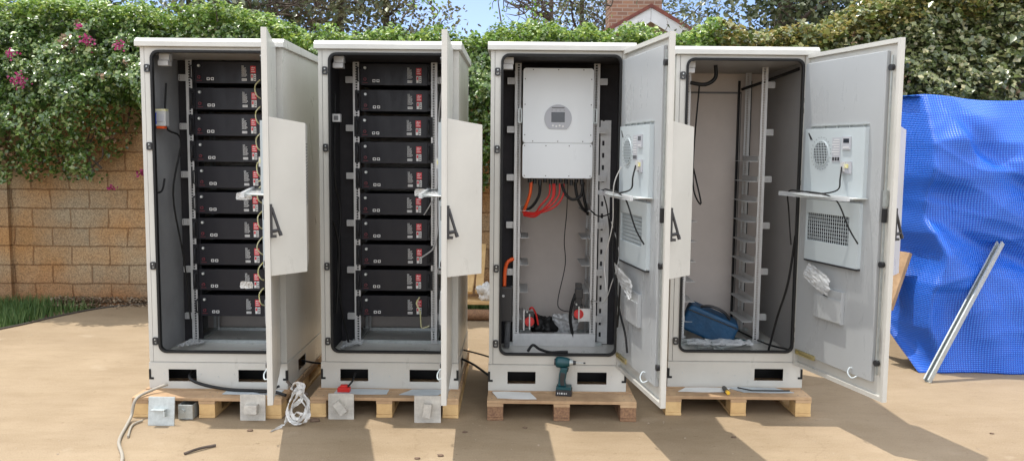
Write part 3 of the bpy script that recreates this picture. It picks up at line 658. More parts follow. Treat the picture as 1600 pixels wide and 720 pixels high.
b = MB().m(rubber); b.tube([(-.345, .2, 1.7), (-.35, .2, 1.2), (-.33, .25, 1.0), (-.34, .2, .6), (-.30, .3, .20)], .007, 6); b.tube([(-.35, .15, .95), (-.33, .2, .78), (-.35, .2, .4)], .009, 6); b.build('wiring', CAB['B'])
def breaker(key, x, z):
    b = MB().m(white_p); b.box(x-.03, x+.03, .10, .15, z-.045, z+.04); b.m(disp_g); b.box(x-.022, x+.022, .096, .0998, z-.02, z+.02); b.m(grndw); b.box(x-.03, x+.03, .104, .146, z+.0402, z+.052); b.m(mat('blue_print', (.03, .06, .4), .5)); b.box(x-.03, x-.02, .096, .0995, z-.035, z+.03); b.m(orange); b.box(x-.025, x+.02, .105, .14, z-.06, z-.0452); return b.build('breaker', CAB[key], .002)
breaker('A', -.335, 1.545)
b = MB().m(white_p); b.box(-.345, -.30, .12, .16, 1.535, 1.58); b.m(lining_a); b.box(-.335, -.31, .117, .1198, 1.545, 1.57); b.build('breaker', CAB['B'], .002)

# ---------------------------------------------------------------- battery modules
def make_module():
    root = empty('battery_module', (0, 0, 0))
    b = MB().m(bat_m); b.box(-.205, .205, .006, .36, .001, .128); b.build('case', root, .002)
    b = MB().m(bat_f); b.box(-.206, .206, 0, .0055, 0, .131); b.build('front_panel', root, .002)
    for s in (-1, 1): b = MB().m(bat_m); b.box(min(s*.207, s*.241), max(s*.207, s*.241), -.004, -.001, .004, .127); b.build('mounting_ear', root)
    for s in (-1, 1):
        b = MB().m(blackp); b.tube([(s*.218, -.004, .025), (s*.218, -.035, .030), (s*.218, -.035, .100), (s*.218, -.004, .105)], .005, 8, False); b.build('handle', root)
    b = MB().m(zinc); b.cyl((-.176, -.012, .104), .0085, .012, 'y', 14); b.m(white_l); b.cyl((-.176, -.0135, .104), .005, .0014, 'y', 12); b.build('power_button', root)
    b = MB().m(red_d); b.cyl((-.176, -.010, .036), .0095, .010, 'y', 14); b.m(bat_f); b.cyl((-.176, -.0115, .036), .0055, .002, 'y', 10); b.m(red_d); b.box(-.192, -.16, -.0012, -.0002, .014, .017); b.build('terminal', root)
    for x in (-.122, -.097):
        b = MB().m(white_l); b.ring(rrect(x-.009, x+.009, .018, .035, .0015, 1), rrect(x-.0055, x+.0055, .022, .0315, .001, 1), -.002, -.0003); b.m(screen); b.box(x-.005, x+.005, -.001, -.0003, .0225, .031); b.build('port', root)
    b = MB().m(white_l); random.seed(3)
    for k in range(11):
        z = .104-.0062*k; w = random.uniform(.012, .030) if k > 2 else .008+.006*k
        x = .082
        while x < .082+w: q = random.uniform(.003, .008); b.box(x, min(x+q, .114), -.0012, -.0003, z, z+.0026); x += q+.002
    b.box(.082, .112, -.0012, -.0003, .016, .030); b.m(bat_f)
    for k in range(4): b.box(.085+.007*k, .0875+.007*k, -.0018, -.0013, .019, .027)
    b.build('spec_label', root)
    b = MB().m(red_l); b.box(.136, .168, -.0012, -.0003, .062, .105); b.m(white_l)
    for k in range(3): b.box(.140, .164-.006*(k % 2), -.0018, -.0013, .070+.011*k, .0735+.011*k)
    b.prism([(.143, .092), (.153, .092), (.148, .101)], -.0018, -.0013, lambda u, w, t: (u, t, w))
    b.m(white_l); b.box(.137, .151, -.0012, -.0003, .016, .057); b.box(.154, .168, -.0012, -.0003, .016, .057); b.m(red_l); b.box(.139, .149, -.0018, -.0013, .034, .052)
    b.m(bat_f)
    for k in range(3): b.box(.156, .166, -.0018, -.0013, .022+.011*k, .027+.011*k)
    b.build('warning_label', root)
    return root
proto = make_module(); ords = ['top', 'second', 'third', 'fourth', 'fifth', 'sixth', 'seventh', 'eighth', 'ninth', 'bottom']
used = False
for key, where in (('A', 'leftmost'), ('B', 'second')):
    for i in range(10):
        o = dup(proto) if used else proto; used = True
        z = .342+.1585*(9-i)+(-.004 if i == 9 else 0)
        offx = {'A': -.050, 'B': -.030}[key]
        o.location = at(key, offx+.003*math.sin(i*2.1), .424+(.003*math.cos(i*5)), z)
        nm = f'{ords[i]} black battery module' if i in (0, 9) else f'{ords[i]} black battery module from the top'
        tag(o, f'{nm} in the {where} cabinet' if key == 'A' else f'{nm} in the second cabinet from left', 'battery', 'rack battery modules')
# earthing wires between modules of the leftmost cabinet
random.seed(5)
for i in range(9):
    z = .342+.1585*(9-i)
    P = [(.150, .40, z+.02), (.128, .385, z-.01), (.120+.01*random.random(), .375, z-.045), (.137, .38, z-.075), (.152, .40, z-.09)]
    b = MB().m(grndw); b.tube(P, .0042, 6); o = b.build('earth_wire'); o.location = at('A', 0, 0, 0)
    tag(o, f'yellow earth wire looping from the {ords[i] if i else "top"} to the {ords[i+1]} module of the leftmost stack', 'wire', 'earth wires of the leftmost stack')
b = MB().m(white_p); b.tube([(.17, .36, 1.42), (.20, .34, 1.30), (.165, .33, 1.20), (.19, .33, 1.12), (.17, .34, 1.0)], .005, 6); b.m(grndw); b.tube([(.16, .36, 1.30), (.19, .34, 1.21), (.15, .33, 1.18)], .005, 6); o = b.build('cable_bundle'); o.location = at('A', 0, 0, 0); tag(o, 'tangle of white and yellow wires at mid height in the leftmost cabinet', 'cable')
b = MB().m(grndw); b.tube([(.13, .40, .465), (.112, .38, .43), (.135, .37, .38), (.14, .375, .30), (.15, .38, .275), (.19, .40, .285)], .0045, 6); o = b.build('earth_wire'); o.location = at('B', 0, 0, 0); tag(o, 'single yellow wire hanging beside the bottom module of the second cabinet', 'wire')
b = MB().m(white_p); b.tube([(.27, .36, 1.75), (.25, .36, 1.55), (.247, .36, 1.25), (.255, .30, 1.0), (.25, .30, .88), (.22, .32, .78), (.145, .36, .72)], .005, 6); b.tube([(.247, .3, 1.15), (.22, .33, 1.08), (.16, .37, .98)], .004, 6); o = b.build('white_cable'); o.location = at('B', 0, 0, 0); tag(o, 'long pale cable hanging down the right side of the second cabinet', 'cable')

# ---------------------------------------------------------------- inverter in C
inv = empty('inverter', at('C', 0, .32, 1.215)); tag(inv, 'large white inverter with a round grey display hung in the third cabinet', 'inverter')
b = MB().m(inv_w); b.prism(rrect(-.211, .211, .212, .655, .018), 0, .022, lambda u, w, t: (u, t, w)); b.build('front_cover', inv, .0015)
b = MB().m(inv_w); b.prism(rrect(-.211, .211, 0, .2105, .018), 0, .022, lambda u, w, t: (u, t, w)); b.build('lower_cover', inv, .0015)
b = MB().m(white_p); b.box(-.205, .205, .0225, .16, .006, .648); b.build('housing', inv, .006)
b = MB().m(lining_a)
for x, z in [(-.15, .645), (0, .645), (.15, .645), (-.198, .59), (.198, .59), (-.198, .44), (.198, .44), (-.198, .26), (.198, .26), (-.15, .222), (0, .222), (.15, .222), (-.198, .195), (-.07, .195), (.07, .195), (.198, .195), (-.198, .015), (-.07, .015), (.07, .015), (.198, .015)]: b.cyl((x, -.002, z), .0035, .003, 'y', 8)
b.build('cover_screws', inv)
cx, cz, r = 0.0, .358, .082
A = [(cx+r*math.cos(R(a)), cz+r*math.sin(R(a))) for a in range(-52, 233, 6)]
b = MB().m(disp_g); b.prism(A, -.006, -.001, lambda u, w, t: (u, t, w)); b.m(screen); b.box(-.040, .040, -.008, -.0062, .335, .395); b.m(lining_a); b.box(-.038, .038, -.0075, -.0062, .418, .424)
for k in range(4): b.cyl((-.036+.024*k, -.0075, .406), .0025, .0012, 'y', 8)
b.m(white_l)
for k in range(4): b.cyl((-.03+.02*k, -.0085, .315-.004*(k % 2)), .006, .002, 'y', 10)
b.build('display', inv)
b = MB().m(zinc)
for s in (-1, 1): b.ring(rrect(s*.226-.012, s*.226+.012, .33, .42, .006, 3), rrect(s*.226-.005, s*.226+.005, .338, .412, .003, 3), .03, .045)
b.build('carry_handle', inv)
b = MB().m(blackp)
for k in range(11): x = -.165+.032*k; b.cyl((x, .07+.02*(k % 2), -.028-.008*(k % 3)), .0115, .034, 'z', 12)
b.box(-.18, .17, .06, .11, -.006, .005); b.build('cable_glands', inv)
def cable(name, pts, r, m, label, key='C', grp=None, cat='cable'):
    b = MB().m(m); b.tube(pts, r, 8); o = b.build(name); o.location = at(key, 0, 0, 0); return tag(o, label, cat, grp)
cable('cable', [(-.155, .40, 1.19), (-.16, .40, 1.12), (-.185, .42, 1.04), (-.20, .45, 1.0)], .010, orange, 'thick orange cable dropping from the left end of the white inverter')
cable('cable', [(-.10, .40, 1.19), (-.105, .40, 1.11), (-.145, .42, 1.04), (-.20, .45, 1.005)], .009, rubber, 'black cable curving left just beside the orange one under the inverter')
for i, (xa, dz) in enumerate(((-.04, .0), (-.01, -.015), (.02, .0), (.045, -.01), (-.02, -.03))):
    cable('cable', [(xa, .40, 1.18), (xa-.005, .39, 1.11+dz*.5), (xa-.06, .39, 1.04+dz*.6), (-.13, .41, 1.0+dz*.8), (-.20, .44, 1.003+dz*.7)], .0055, redc, ['red cable nearest the orange one below the inverter', 'second red cable from the left leaving the inverter', 'red cable starting below the middle of the display', 'rightmost red cable leaving the underside of the inverter', 'lowest hanging red cable of the bundle below the inverter'][i], grp='red cables below the inverter')
cable('cable', [(.035, .40, 1.18), (.055, .39, 1.12), (.10, .385, 1.085), (.15, .385, 1.11), (.165, .39, 1.19)], .009, rubber, 'black cable hanging as a U under the right half of the inverter')
cable('cable', [(.115, .41, 1.19), (.13, .40, 1.10), (.165, .41, 1.03), (.20, .44, 1.0)], .009, rubber, 'black cable curving down right, inner one of the pair under the inverter')
cable('cable', [(.16, .41, 1.19), (.17, .40, 1.10), (.185, .41, 1.04), (.20, .46, .99)], .009, rubber, 'black cable at the right end under the inverter, outer one of the pair')
cable('cable', [(.07, .40, 1.19), (.066, .40, 1.0), (.055, .42, .83), (.062, .40, .68), (.02, .40, .46), (.04, .40, .40), (.11, .38, .39)], .0028, rubber, 'thin black wire dangling over the back panel of the third cabinet')
cable('cable', [(.21, .36, 1.02), (.26, .3, .99), (.33, .2, 1.03), (.36, .02, 1.13)], .004, rubber, 'thin black cable running from the right rail to the open door of the third cabinet')
cable('cable', [(-.26, .36, .72), (-.295, .34, .70), (-.31, .34, .64), (-.312, .34, .55)], .012, orange, 'orange cable looping into the black box at the lower left of the third cabinet')
b = MB().m(blackp); b.box(-.335, -.262, .30, .37, .34, .555); b.m(white_p); b.cyl((-.318, .297, .50), .008, .004, 'y', 12); o = b.build('disconnect_box', None, .006); o.location = at('C', 0, 0, 0); tag(o, 'black upright connector box at the lower left of the third cabinet', 'switch box')
b = MB().m(lining_a); b.tube([(-.29, .35, .34), (-.295, .36, .17)], .016, 12, False)
for k in range(17): b.tube([(-.2902-.0003*k, .3505, .33-.0095*k), (-.2902-.0003*k, .3505, .326-.0095*k)], .019, 12, False)
o = b.build('corrugated_conduit'); o.location = at('C', 0, 0, 0); tag(o, 'grey corrugated conduit below the black connector box', 'conduit')
def contactor(x, z, s, label):
    root = empty('fuse_holder', at('C', x, .40, z)); tag(root, label, 'fuse holder')
    b = MB().m(railm); b.box(s*.035-.004, s*.035+.004, -.02, .05, -.055, .075) if s < 0 else b.box(.005, .07, -.012, -.008, -.045, .035); b.build('mounting_plate', root)
    b = MB().m(blackp); b.box(-.028, .028, 0, .07, -.04, .05); b.build('body', root, .003)
    b = MB().m(redc); b.cyl((0, -.014, 0), .030, .012, 'y', 20); b.m(red_l); b.cyl((0, -.020, 0), .016, .006, 'y', 16); b.build('red_knob', root)
    b = MB().m(zinc); b.box(-.004, .004, -.024, -.0145, -.05, .05); b.cyl((-.015, -.01, .06), .006, .02, 'y', 8); b.build('busbar', root)
contactor(-.155, .325, -1, 'red and black fuse holder at the lower left rail of the third cabinet')
contactor(.150, .375, 1, 'red and black fuse holder at the lower right rail of the third cabinet')
cable('cable', [(.13, .41, .50), (.105, .40, .42), (.10, .41, .33), (.12, .42, .22)], .010, rubber, 'thick black cable beside the right fuse holder of the third cabinet')
cable('cable', [(-.155, .40, .40), (-.14, .38, .415), (-.115, .40, .37), (-.10, .42, .30)], .006, redc, 'short red cable above the left fuse holder of the third cabinet')
b = MB().m(blackp); b.box(.13, .17, .42, .46, .42, .56); b.box(.125, .175, .40, .42, .47, .53); o = b.build('relay', None, .003); o.location = at('C', 0, 0, 0); tag(o, 'small black relay above the right fuse holder of the third cabinet', 'relay')
def crumple(name, w, h, amp, m, seed, n=34, axis='y', taper=0):
    """creased film: a sheet folded along random straight creases"""
    rr = random.Random(seed); cr = [(rr.uniform(0, 3.14), rr.uniform(-.8, .8), rr.uniform(.3, 1)*rr.choice((-1, 1))) for _ in range(26)]
    vs = []
    for j in range(n+1):
        for i in range(n+1):
            u, v = i/n*2-1, j/n*2-1; q = 0
            for a, c, k in cr: q += k*abs(math.cos(a)*u+math.sin(a)*v-c)
            q = (q-sum(k*abs(c) for a, c, k in cr))/5+.35*noise.noise(Vector((u*4, v*4, seed)))
            e = 1+.16*noise.noise(Vector((math.atan2(v, u)*1.3, seed, 0)))-.12*(u*u*v*v)
            U, V, Q = u*w*e*(1-taper*(v+1)/2), v*h*e, q*amp
            vs.append((U, Q, V) if axis == 'y' else (U, V, abs(Q)))
    b = MB().m(m); b.add(vs, [(j*(n+1)+i, j*(n+1)+i+1, (j+1)*(n+1)+i+1, (j+1)*(n+1)+i) for j in range(n) for i in range(n)])
    return b.build(name)
def blob(name, size, m, seed, amp=.25, sub=4, flat=0):
    bm = bmesh.new(); bmesh.ops.create_icosphere(bm, subdivisions=sub, radius=1)
    for v in bm.verts:
        p = v.co.copy(); q = 1+amp*noise.fractal(p*1.6+Vector((seed, 0, 0)), 1, 2, 4)-amp*.6*abs(noise.noise(p*3.7+Vector((0, seed, 0))))
        # push towards box shape
        mxx = max(abs(p.x), abs(p.y), abs(p.z)); p = p*(.55+.45/mxx)*q
        if p.z < -flat and flat: p.z = -flat
        v.co = Vector((p.x*size[0], p.y*size[1], p.z*size[2]))
    me = bpy.data.meshes.new(name); bm.to_mesh(me); bm.free(); me.materials.append(m); me.polygons.foreach_set('use_smooth', [True]*len(me.polygons))
    o = bpy.data.objects.new(name, me); S.collection.objects.link(o); return o
o = blob('black_bag', (.075, .07, .075), rubber, 2, .4); o.location = at('C', -.055, .62, .245); tag(o, 'crumpled black bag lying on the floor of the third cabinet', 'bag')
o = crumple('plastic_bag', .085, .085, .05, wrapm, 5); o.location = at('C', .075, .58, .26); tag(o, 'crumpled clear plastic bag beside the black bag in the third cabinet', 'bag')
cable('cable', [(-.17, .08, .212), (-.14, .1, .245), (-.10, .08, .225), (-.04, .05, .215), (.02, .03, .222), (.06, .02, .225)], .008, rubber, 'loose black cord lying on the lower lip of the third cabinet', cat='cord')
cable('cable', [(.30, .05, .98), (.34, -.02, .80), (.30, .0, .62), (.27, .1, .50), (.22, .3, .48), (.23, .36, .42)], .0026, white_p, 'thin white twisted wire draped from the door into the third cabinet', cat='wire')

# door extras: plastic bags and cables on C and D, bag ends in A and B
def on_door(key, o, loc):
    d = [c for c in CAB[key].children if c.name.startswith('door')][0]
    bpy.context.view_layer.update(); o.location = d.matrix_world @ Vector(loc); o.rotation_euler = (0, 0, d.matrix_world.to_euler().z)
for key, sz, lb in (('C', (.14, .022, .06), 'clear plastic bag hanging over the document pocket of the third cabinet door'), ('D', (.13, .022, .055), 'clear plastic bag stuffed in the document pocket of the rightmost door')):
    o = crumple('plastic_bag', sz[0], sz[2], sz[1]*.55, wrapm, 3 if key == 'C' else 8); on_door(key, o, (-.27, .070, .69)); o.rotation_euler = (0, R(-16), o.rotation_euler.z); tag(o, lb, 'bag')
for key, lb in (('A', 'white plastic wrapping on the tray inside the leftmost door'), ('B', 'white plastic wrapping bulging beside the modules at the second door')):
    o = crumple('plastic_wrapping', .045, .022, .022, rag, 4); o.location = at(key, *((.185, .04, 1.135) if key == 'B' else (.115, .16, 1.10))); tag(o, lb, 'plastic wrapping')
o = crumple('plastic_wrapping', .04, .022, .02, rag, 9); o.location = at('A', .135, .12, .585); tag(o, 'small white plastic end low beside the ninth module of the leftmost cabinet', 'plastic wrapping')
def door_cable(key, pts, r, m, label):
    b = MB().m(m); b.tube(pts, r, 7); o = b.build('cable'); on_door(key, o, (0, 0, 0)); tag(o, label, 'cable')
door_cable('C', [(-.04, .05, 1.1), (-.02, .06, .85), (-.05, .06, .70), (-.13, .05, .52), (-.26, .05, .40), (-.29, .045, .30)], .006, rubber, 'black cable hanging down the inside of the third cabinet door')
door_cable('C', [(-.16, .05, .72), (-.17, .06, .60), (-.13, .05, .50), (-.09, .045, .40)], .006, rubber, 'shorter black cable crossing the long one on the third cabinet door')
door_cable('C', [(-.39, .13, 1.30), (-.33, .15, 1.2), (-.22, .12, 1.0), (-.12, .12, .85), (-.03, .11, .75), (-.05, .1, .6)], .003, white_p, 'white twin wire hanging from the socket on the third cabinet door')
# blue bag and scraps in D
bag = empty('tool_bag', at('D', -.04, .50, .275)); tag(bag, 'blue padded tool bag lying tilted on the floor of the rightmost cabinet', 'bag')
bag.rotation_euler = (0, R(22), R(-12))
b = MB().m(bagblue); b.prism(rrect(-.17, .17, -.085, .085, .035, 5), -.10, .10, lambda u, w, t: (u, t, w)); b.build('body', bag, .018)
b = MB().m(blackp); b.tube([(-.165, -.103, .05), (.16, -.103, .06)], .004, 6); b.tube([(-.1, -.06, .09), (-.04, -.07, .12), (.04, -.07, .12), (.1, -.06, .09)], .009, 8); b.build('strap', bag)
o = crumple('plastic_film', .2, .13, .045, film, 12, 50, 'z'); o.location = at('D', -.02, .28, .185); tag(o, 'crumpled clear film spread on the floor of the rightmost cabinet', 'plastic film')
o = crumple('plastic_film', .10, .09, .045, wrapm, 14, 40, 'z'); o.location = at('D', .09, .33, .185); tag(o, 'white crumpled wrap beside the film in the rightmost cabinet', 'plastic wrapping')
b = MB().m(zinc); random.seed(9)
for k in range(26): x = random.uniform(-.3, -.02); y = random.uniform(.2, .5); b.tube([(x, y, .175), (x+random.gauss(0, .04), y+random.gauss(0, .03), .18+random.random()*.03), (x+random.gauss(0, .06), y+random.gauss(0, .04), .175)], .003, 5)
o = b.build('wire_scraps'); o.location = at('D', 0, 0, 0); tag(o, 'scattered bits of wire and screws on the floor of the rightmost cabinet', 'scrap', kind='stuff')
b = MB().m(teal); b.tube([(.08, .48, .19), (.17, .38, .185)], .012, 10, False); b.m(zinc); b.tube([(.02, .56, .195), (.08, .48, .19)], .004, 6, False); o = b.build('screwdriver'); o.location = at('D', 0, 0, 0); tag(o, 'teal handled screwdriver on the floor of the rightmost cabinet', 'screwdriver')
for key, lb in (('A', 'bits of white packaging at the lower left corner inside the leftmost cabinet'), ('B', 'bits of white packaging at the lower left corner inside the second cabinet')):
    o = crumple('packaging_scrap', .06, .11, .03, wrapm, 21 if key == 'A' else 25, 30, 'z'); o.location = at(key, -.28, .32, .18); tag(o, lb, 'packaging')

# ---------------------------------------------------------------- pallets
def pallet(xc, yf, front, deck, label, w=.83):
    root = empty('pallet', (xc, yf, 0)); tag(root, label, 'pallet', 'wooden pallets under the cabinets')
    for k in range(7):
        y = .0+k*.178; b = MB().m(deck); b.box(-w/2, w/2, y, y+.150 if k < 6 else y+.13, .097, .1145); b.build('deck_board', root, .002)
    for s in (-1, 0, 1):
        b = MB().m(deck); b.box(s*(w/2-.045)-.045, s*(w/2-.045)+.045, .0, 1.2, .080, .0965); b.m(lining_a)
        for q in (-.02, .022):
            for y in (.04, .11): b.cyl((s*(w/2-.045)+q, y, .1142), .0035, .0012, 'z', 6)
        b.build('stringer', root)
        for y in (.003, .52, 1.08):
            b = MB().m(front); b.box(s*(w/2-.045)-.044, s*(w/2-.045)+.044, y, y+.11, .018, .0795); b.build('block', root, .002)
        b = MB().m(front); b.box(s*(w/2-.045)-.045, s*(w/2-.045)+.045, .0, 1.2, 0.001, .0175); b.build('bottom_board', root, .002)
pallet(-1.685, 4.535, woodp, woodd, 'pale wooden pallet under the leftmost cabinet')
pallet(-.705, 4.57, woodp, woodd, 'pale wooden pallet under the second cabinet from the left')
pallet(.286, 4.54, chipd, woodd, 'pallet with dark damp chipboard blocks under the inverter cabinet')
pallet(1.30, 4.66, woodp, woodd, 'pale wooden pallet under the rightmost cabinet')

# ---------------------------------------------------------------- drill
dx, dy = .300, 4.665
dr = empty('impact_driver', (dx, dy, PZ)); tag(dr, 'teal and black cordless impact driver standing on the pallet edge', 'drill'); dr.rotation_euler.z = R(-8)
b = MB().m(blackp); b.box(-.040, .050, -.036, .036, .002, .036); b.m(teal); b.box(-.038, .046, -.034, .034, .0365, .052); b.m(white_l)
for k, w in enumerate((.004, .003, .005, .003, .004, .003)): b.box(-.030+.010*k, -.030+.010*k+w, -.0368, -.0361, .012, .022)
b.build('battery_pack', dr, .005)
b = MB().m(teal); b.prism([(-.030, .05), (.018, .05), (.012, .08), (.020, .13), (.026, .16), (-.016, .16), (-.024, .12)], -.018, .018, lambda u, w, t: (u, t, w)); b.build('grip', dr, .007)
b = MB().m(blackp); b.prism([(-.014, .055), (.010, .055), (.006, .085), (.014, .128), (-.014, .135), (-.02, .1)], -.0205, .0205, lambda u, w, t: (u, t, w)); b.build('grip_rubber', dr, .003)
b = MB().m(teal); b.tube([(-.045, 0, .188), (-.035, 0, .188), (.0, 0, .188), (.035, 0, .188)], lambda t: .022+.010*math.sin(t*math.pi), 16); b.m(blackp); b.cyl((-.052, 0, .188), .020, .012, 'x', 16); b.m(zinc); b.cyl((.034, 0, .188), .022, .020, 'x', 16, .016); b.build('motor_housing', dr)
b = MB().m(blackp); b.cyl((.054, 0, .188), .013, .016, 'x', 14, .010); b.m(zinc); b.cyl((.070, 0, .188), .0035, .045, 'x', 8); b.m(blackp); b.cyl((.112, 0, .188), .005, .012, 'x', 8); b.build('chuck', dr)
b = MB().m(blackp); b.prism([(.020, .155), (.032, .158), (.027, .138), (.018, .130)], -.008, .008, lambda u, w, t: (u, t, w)); b.build('trigger', dr)

# ---------------------------------------------------------------- loose sheets on the decks
def sheet(x0, x1, y0, y1, z, m, label, rz=0, th=.002, skew=0):
    o = empty('x', (0, 0, 0)); bpy.data.objects.remove(o)
    b = MB().m(m); cx, cy = (x0+x1)/2, (y0+y1)/2; hx, hy = (x1-x0)/2, (y1-y0)/2
    n = 6; vs = []; 
    for j in range(n+1):
        for i in range(n+1): u = i/n*2-1; v = j/n*2-1; vs.append((u*hx+v*skew, v*hy, .0012*math.sin(u*3+v*2)+.0014))
    fs = [(j*(n+1)+i, j*(n+1)+i+1, (j+1)*(n+1)+i+1, (j+1)*(n+1)+i) for j in range(n) for i in range(n)]
    b.add(vs, fs); o = b.build('metal_sheet' if m is sheetm else 'paper_sheet'); o.location = (cx, cy, z); o.rotation_euler.z = R(rz)
    md = o.modifiers.new('th', 'SOLIDIFY'); md.thickness = th; tag(o, label, 'sheet'); return o
sheet(-1.62, -1.30, 4.60, 4.70, PZ+.002, sheetm, 'thin blue-grey sheet under the front of the leftmost cabinet')
sheet(-1.0, -.70, 4.63, 4.73, PZ+.002, sheetm, 'blue-grey sheet on the deck at the left front of the second pallet')
sheet(-.60, -.38, 4.62, 4.735, PZ+.002, sheetm, 'blue-grey sheet on the deck at the right front of the second pallet', skew=.03)
sheet(-.09, .13, 4.57, 4.70, PZ+.002, paperm, 'white sheet lying on the left front of the chipboard-block pallet', rz=-3, skew=-.02)
sheet(1.00, 1.27, 4.74, 4.83, PZ+.002, paperm, 'pale sheet lying on the left half of the rightmost pallet', skew=.03)
sheet(1.31, 1.60, 4.735, 4.84, PZ+.002, sheetm, 'blue-grey sheet on the right half of the rightmost pallet', skew=-.04)
b = MB().m(rubber); b.tube([(1.33, 4.80, PZ+.012), (1.40, 4.75, PZ+.010), (1.62, 4.752, PZ+.010)], .004, 6, False); tag(b.build('cord'), 'thin black cord along the blue-grey sheet on the rightmost pallet', 'cord')
b = MB().m(blackp); b.tube([(1.245, 4.78, PZ+.016), (1.245, 4.71, PZ+.014)], .013, 12, False); b.m(mat('yellow_plastic', (.75, .45, .03), .4)); b.tube([(1.245, 4.71, PZ+.013), (1.246, 4.685, PZ+.013)], .011, 12, False); tag(b.build('small_screwdriver'), 'short black and yellow screwdriver at the front edge of the rightmost pallet', 'screwdriver')

# ---------------------------------------------------------------- square base plates leaning on the pallets
def plate(x, y, w, h, lean, rz, m, style, label):
    root = empty('anchor_plate', (x, y, 0)); root.rotation_euler = (R(lean), 0, R(rz)); tag(root, label, 'anchor plate', 'square anchor plates leaning on the pallets')
    b = MB().m(m); b.box(-w/2, w/2, 0, .010, 0, h); b.build('plate', root, .002)
    b = MB().m(m)
    if style == 0: b.box(-.045, .030, -.035, -.0005, .082, .092); b.box(.022, .032, -.033, -.0007, .05, .0815)
    elif style == 1: b.box(-.035, .035, -.045, -.0005, .045, .095)
    else:
        T = Matrix.Translation((0, 0, h*.5)) @ Matrix.Rotation(R(style), 4, 'Y'); b.box(-.022, .022, -.04, -.0005, -.038, .038, T)
    b.build('stub', root, .003)
plate(-1.885, 4.40, .142, .155, -8, 0, zinc, 0, 'shiny square metal plate with a bolt tab, leftmost of the plates')
plate(-1.42, 4.50, .140, .145, -3, 0, concg, 1, 'rough grey square plate with a block stub in front of the leftmost cabinet')
plate(-.94, 4.535, .142, .145, -2, 0, concg, -38, 'rough grey plate with its stub tilted left, at the second cabinet')
plate(-.455, 4.49, .146, .150, -2, 1, concg, 8, 'rough grey plate with an upright stub, beside the second open door')
b = MB().m(zinc); b.box(-1.83, -1.75, 4.50, 4.86, .004, .008); b.box(-1.83, -1.827, 4.50, 4.86, .0082, .085); b.box(-1.753, -1.75, 4.50, 4.86, .0082, .085); b.box(-1.8268, -1.7532, 4.50, 4.503, .0082, .085); b.cyl((-1.805, 4.49, .05), .014, .009, 'y', 6); tag(b.build('steel_channel', None, .002), 'galvanised steel channel lying under the left side of the leftmost pallet', 'steel channel')

# wrapped strap bundle, twig, cables
root = empty('wrapping_bundle', (-1.17, 4.47, 0)); tag(root, 'knotted bundle of white plastic strap dangling between the first two pallets', 'plastic strap')
def ribbon(b, pts, w, seed):
    rr = random.Random(seed); P = [Vector(p) for p in pts]; Q = []
    for i in range(len(P)-1):
        p0 = P[max(i-1, 0)]; p1 = P[i]; p2 = P[i+1]; p3 = P[min(i+2, len(P)-1)]
        for k in range(7):
            t = k/7; Q.append(.5*((2*p1)+(p2-p0)*t+(2*p0-5*p1+4*p2-p3)*t*t+(3*p1-p0-3*p2+p3)*t**3))
    Q.append(P[-1]); vs = []; ph = rr.uniform(0, 6)
    for i, q in enumerate(Q):
        d = (Q[min(i+1, len(Q)-1)]-Q[max(i-1, 0)]).normalized(); n_ = d.cross(Vector((0, 1, 0))).normalized(); y_ = Vector((0, 1, 0)); a = ph+i*.22
        c = n_*math.cos(a)*.8+y_*math.sin(a); o_ = n_*-math.sin(a)+y_*math.cos(a)
        ww = w*(.75+.35*noise.noise(Vector((i*.3, seed, 0))))
        for k in range(5): u = k/4-.5; vs.append(q+c*u*ww+o_*(.25*w*noise.noise(Vector((i*.4, k*1.7, seed)))))
    b.add(vs, [(i*5+k, i*5+k+1, (i+1)*5+k+1, (i+1)*5+k) for i in range(len(Q)-1) for k in range(4)])
b = MB().m(rag)
ribbon(b, [(-.03, .0, .19), (.0, -.02, .225), (.045, -.02, .21), (.04, -.04, .15), (.0, -.045, .11), (-.035, -.05, .06), (.0, -.05, .02), (.055, -.05, .02), (.08, -.045, .07), (.07, -.03, .13), (.02, -.03, .18)], .040, 1)
ribbon(b, [(.02, -.03, .21), (-.01, -.05, .16), (-.035, -.055, .09), (-.015, -.06, .03), (.04, -.06, .035), (.065, -.055, .10), (.03, -.05, .15)], .034, 2)
ribbon(b, [(.05, -.03, .17), (.075, -.045, .11), (.05, -.06, .05), (.0, -.06, .05), (-.01, -.055, .11), (.03, -.05, .19), (.01, -.03, .21)], .032, 3)
ribbon(b, [(-.02, -.03, .20), (.02, -.05, .18), (.05, -.04, .20), (.02, -.045, .22)], .035, 4)
ribbon(b, [(.0, -.065, .06), (.02, -.07, .08), (.045, -.068, .07), (.03, -.07, .05), (.01, -.065, .04)], .03, 5); b.build('knot', root)
b = MB().m(rag); ribbon(b, [(.01, -.05, .13), (-.03, -.055, .06), (-.05, -.06, .012), (-.07, -.10, .006), (-.10, -.16, .005)], .030, 6); b.build('loose_end', root)
b = MB().m(barkm); b.tube([(-1.59, 3.97, .008), (-1.54, 4.03, .012), (-1.48, 4.09, .008)], .007, 7); tag(b.build('twig'), 'short curved brown twig lying on the sunlit concrete', 'twig')
b = MB().m(mat('grey_hose', (.30, .27, .22), .6)); b.tube([(-1.95, 4.66, .155), (-2.02, 4.60, .135), (-2.06, 4.50, .115), (-2.075, 4.47, .03), (-2.05, 4.35, .010), (-1.98, 4.12, .010), (-1.86, 3.9, .010), (-1.75, 3.6, .010)], .0085, 8); b.tube([(-2.01, 4.46, .009), (-2.03, 4.38, .009), (-1.97, 4.2, .009)], .006, 6); tag(b.build('hose'), 'thin grey hose trailing from the left pallet corner to the foreground', 'hose')
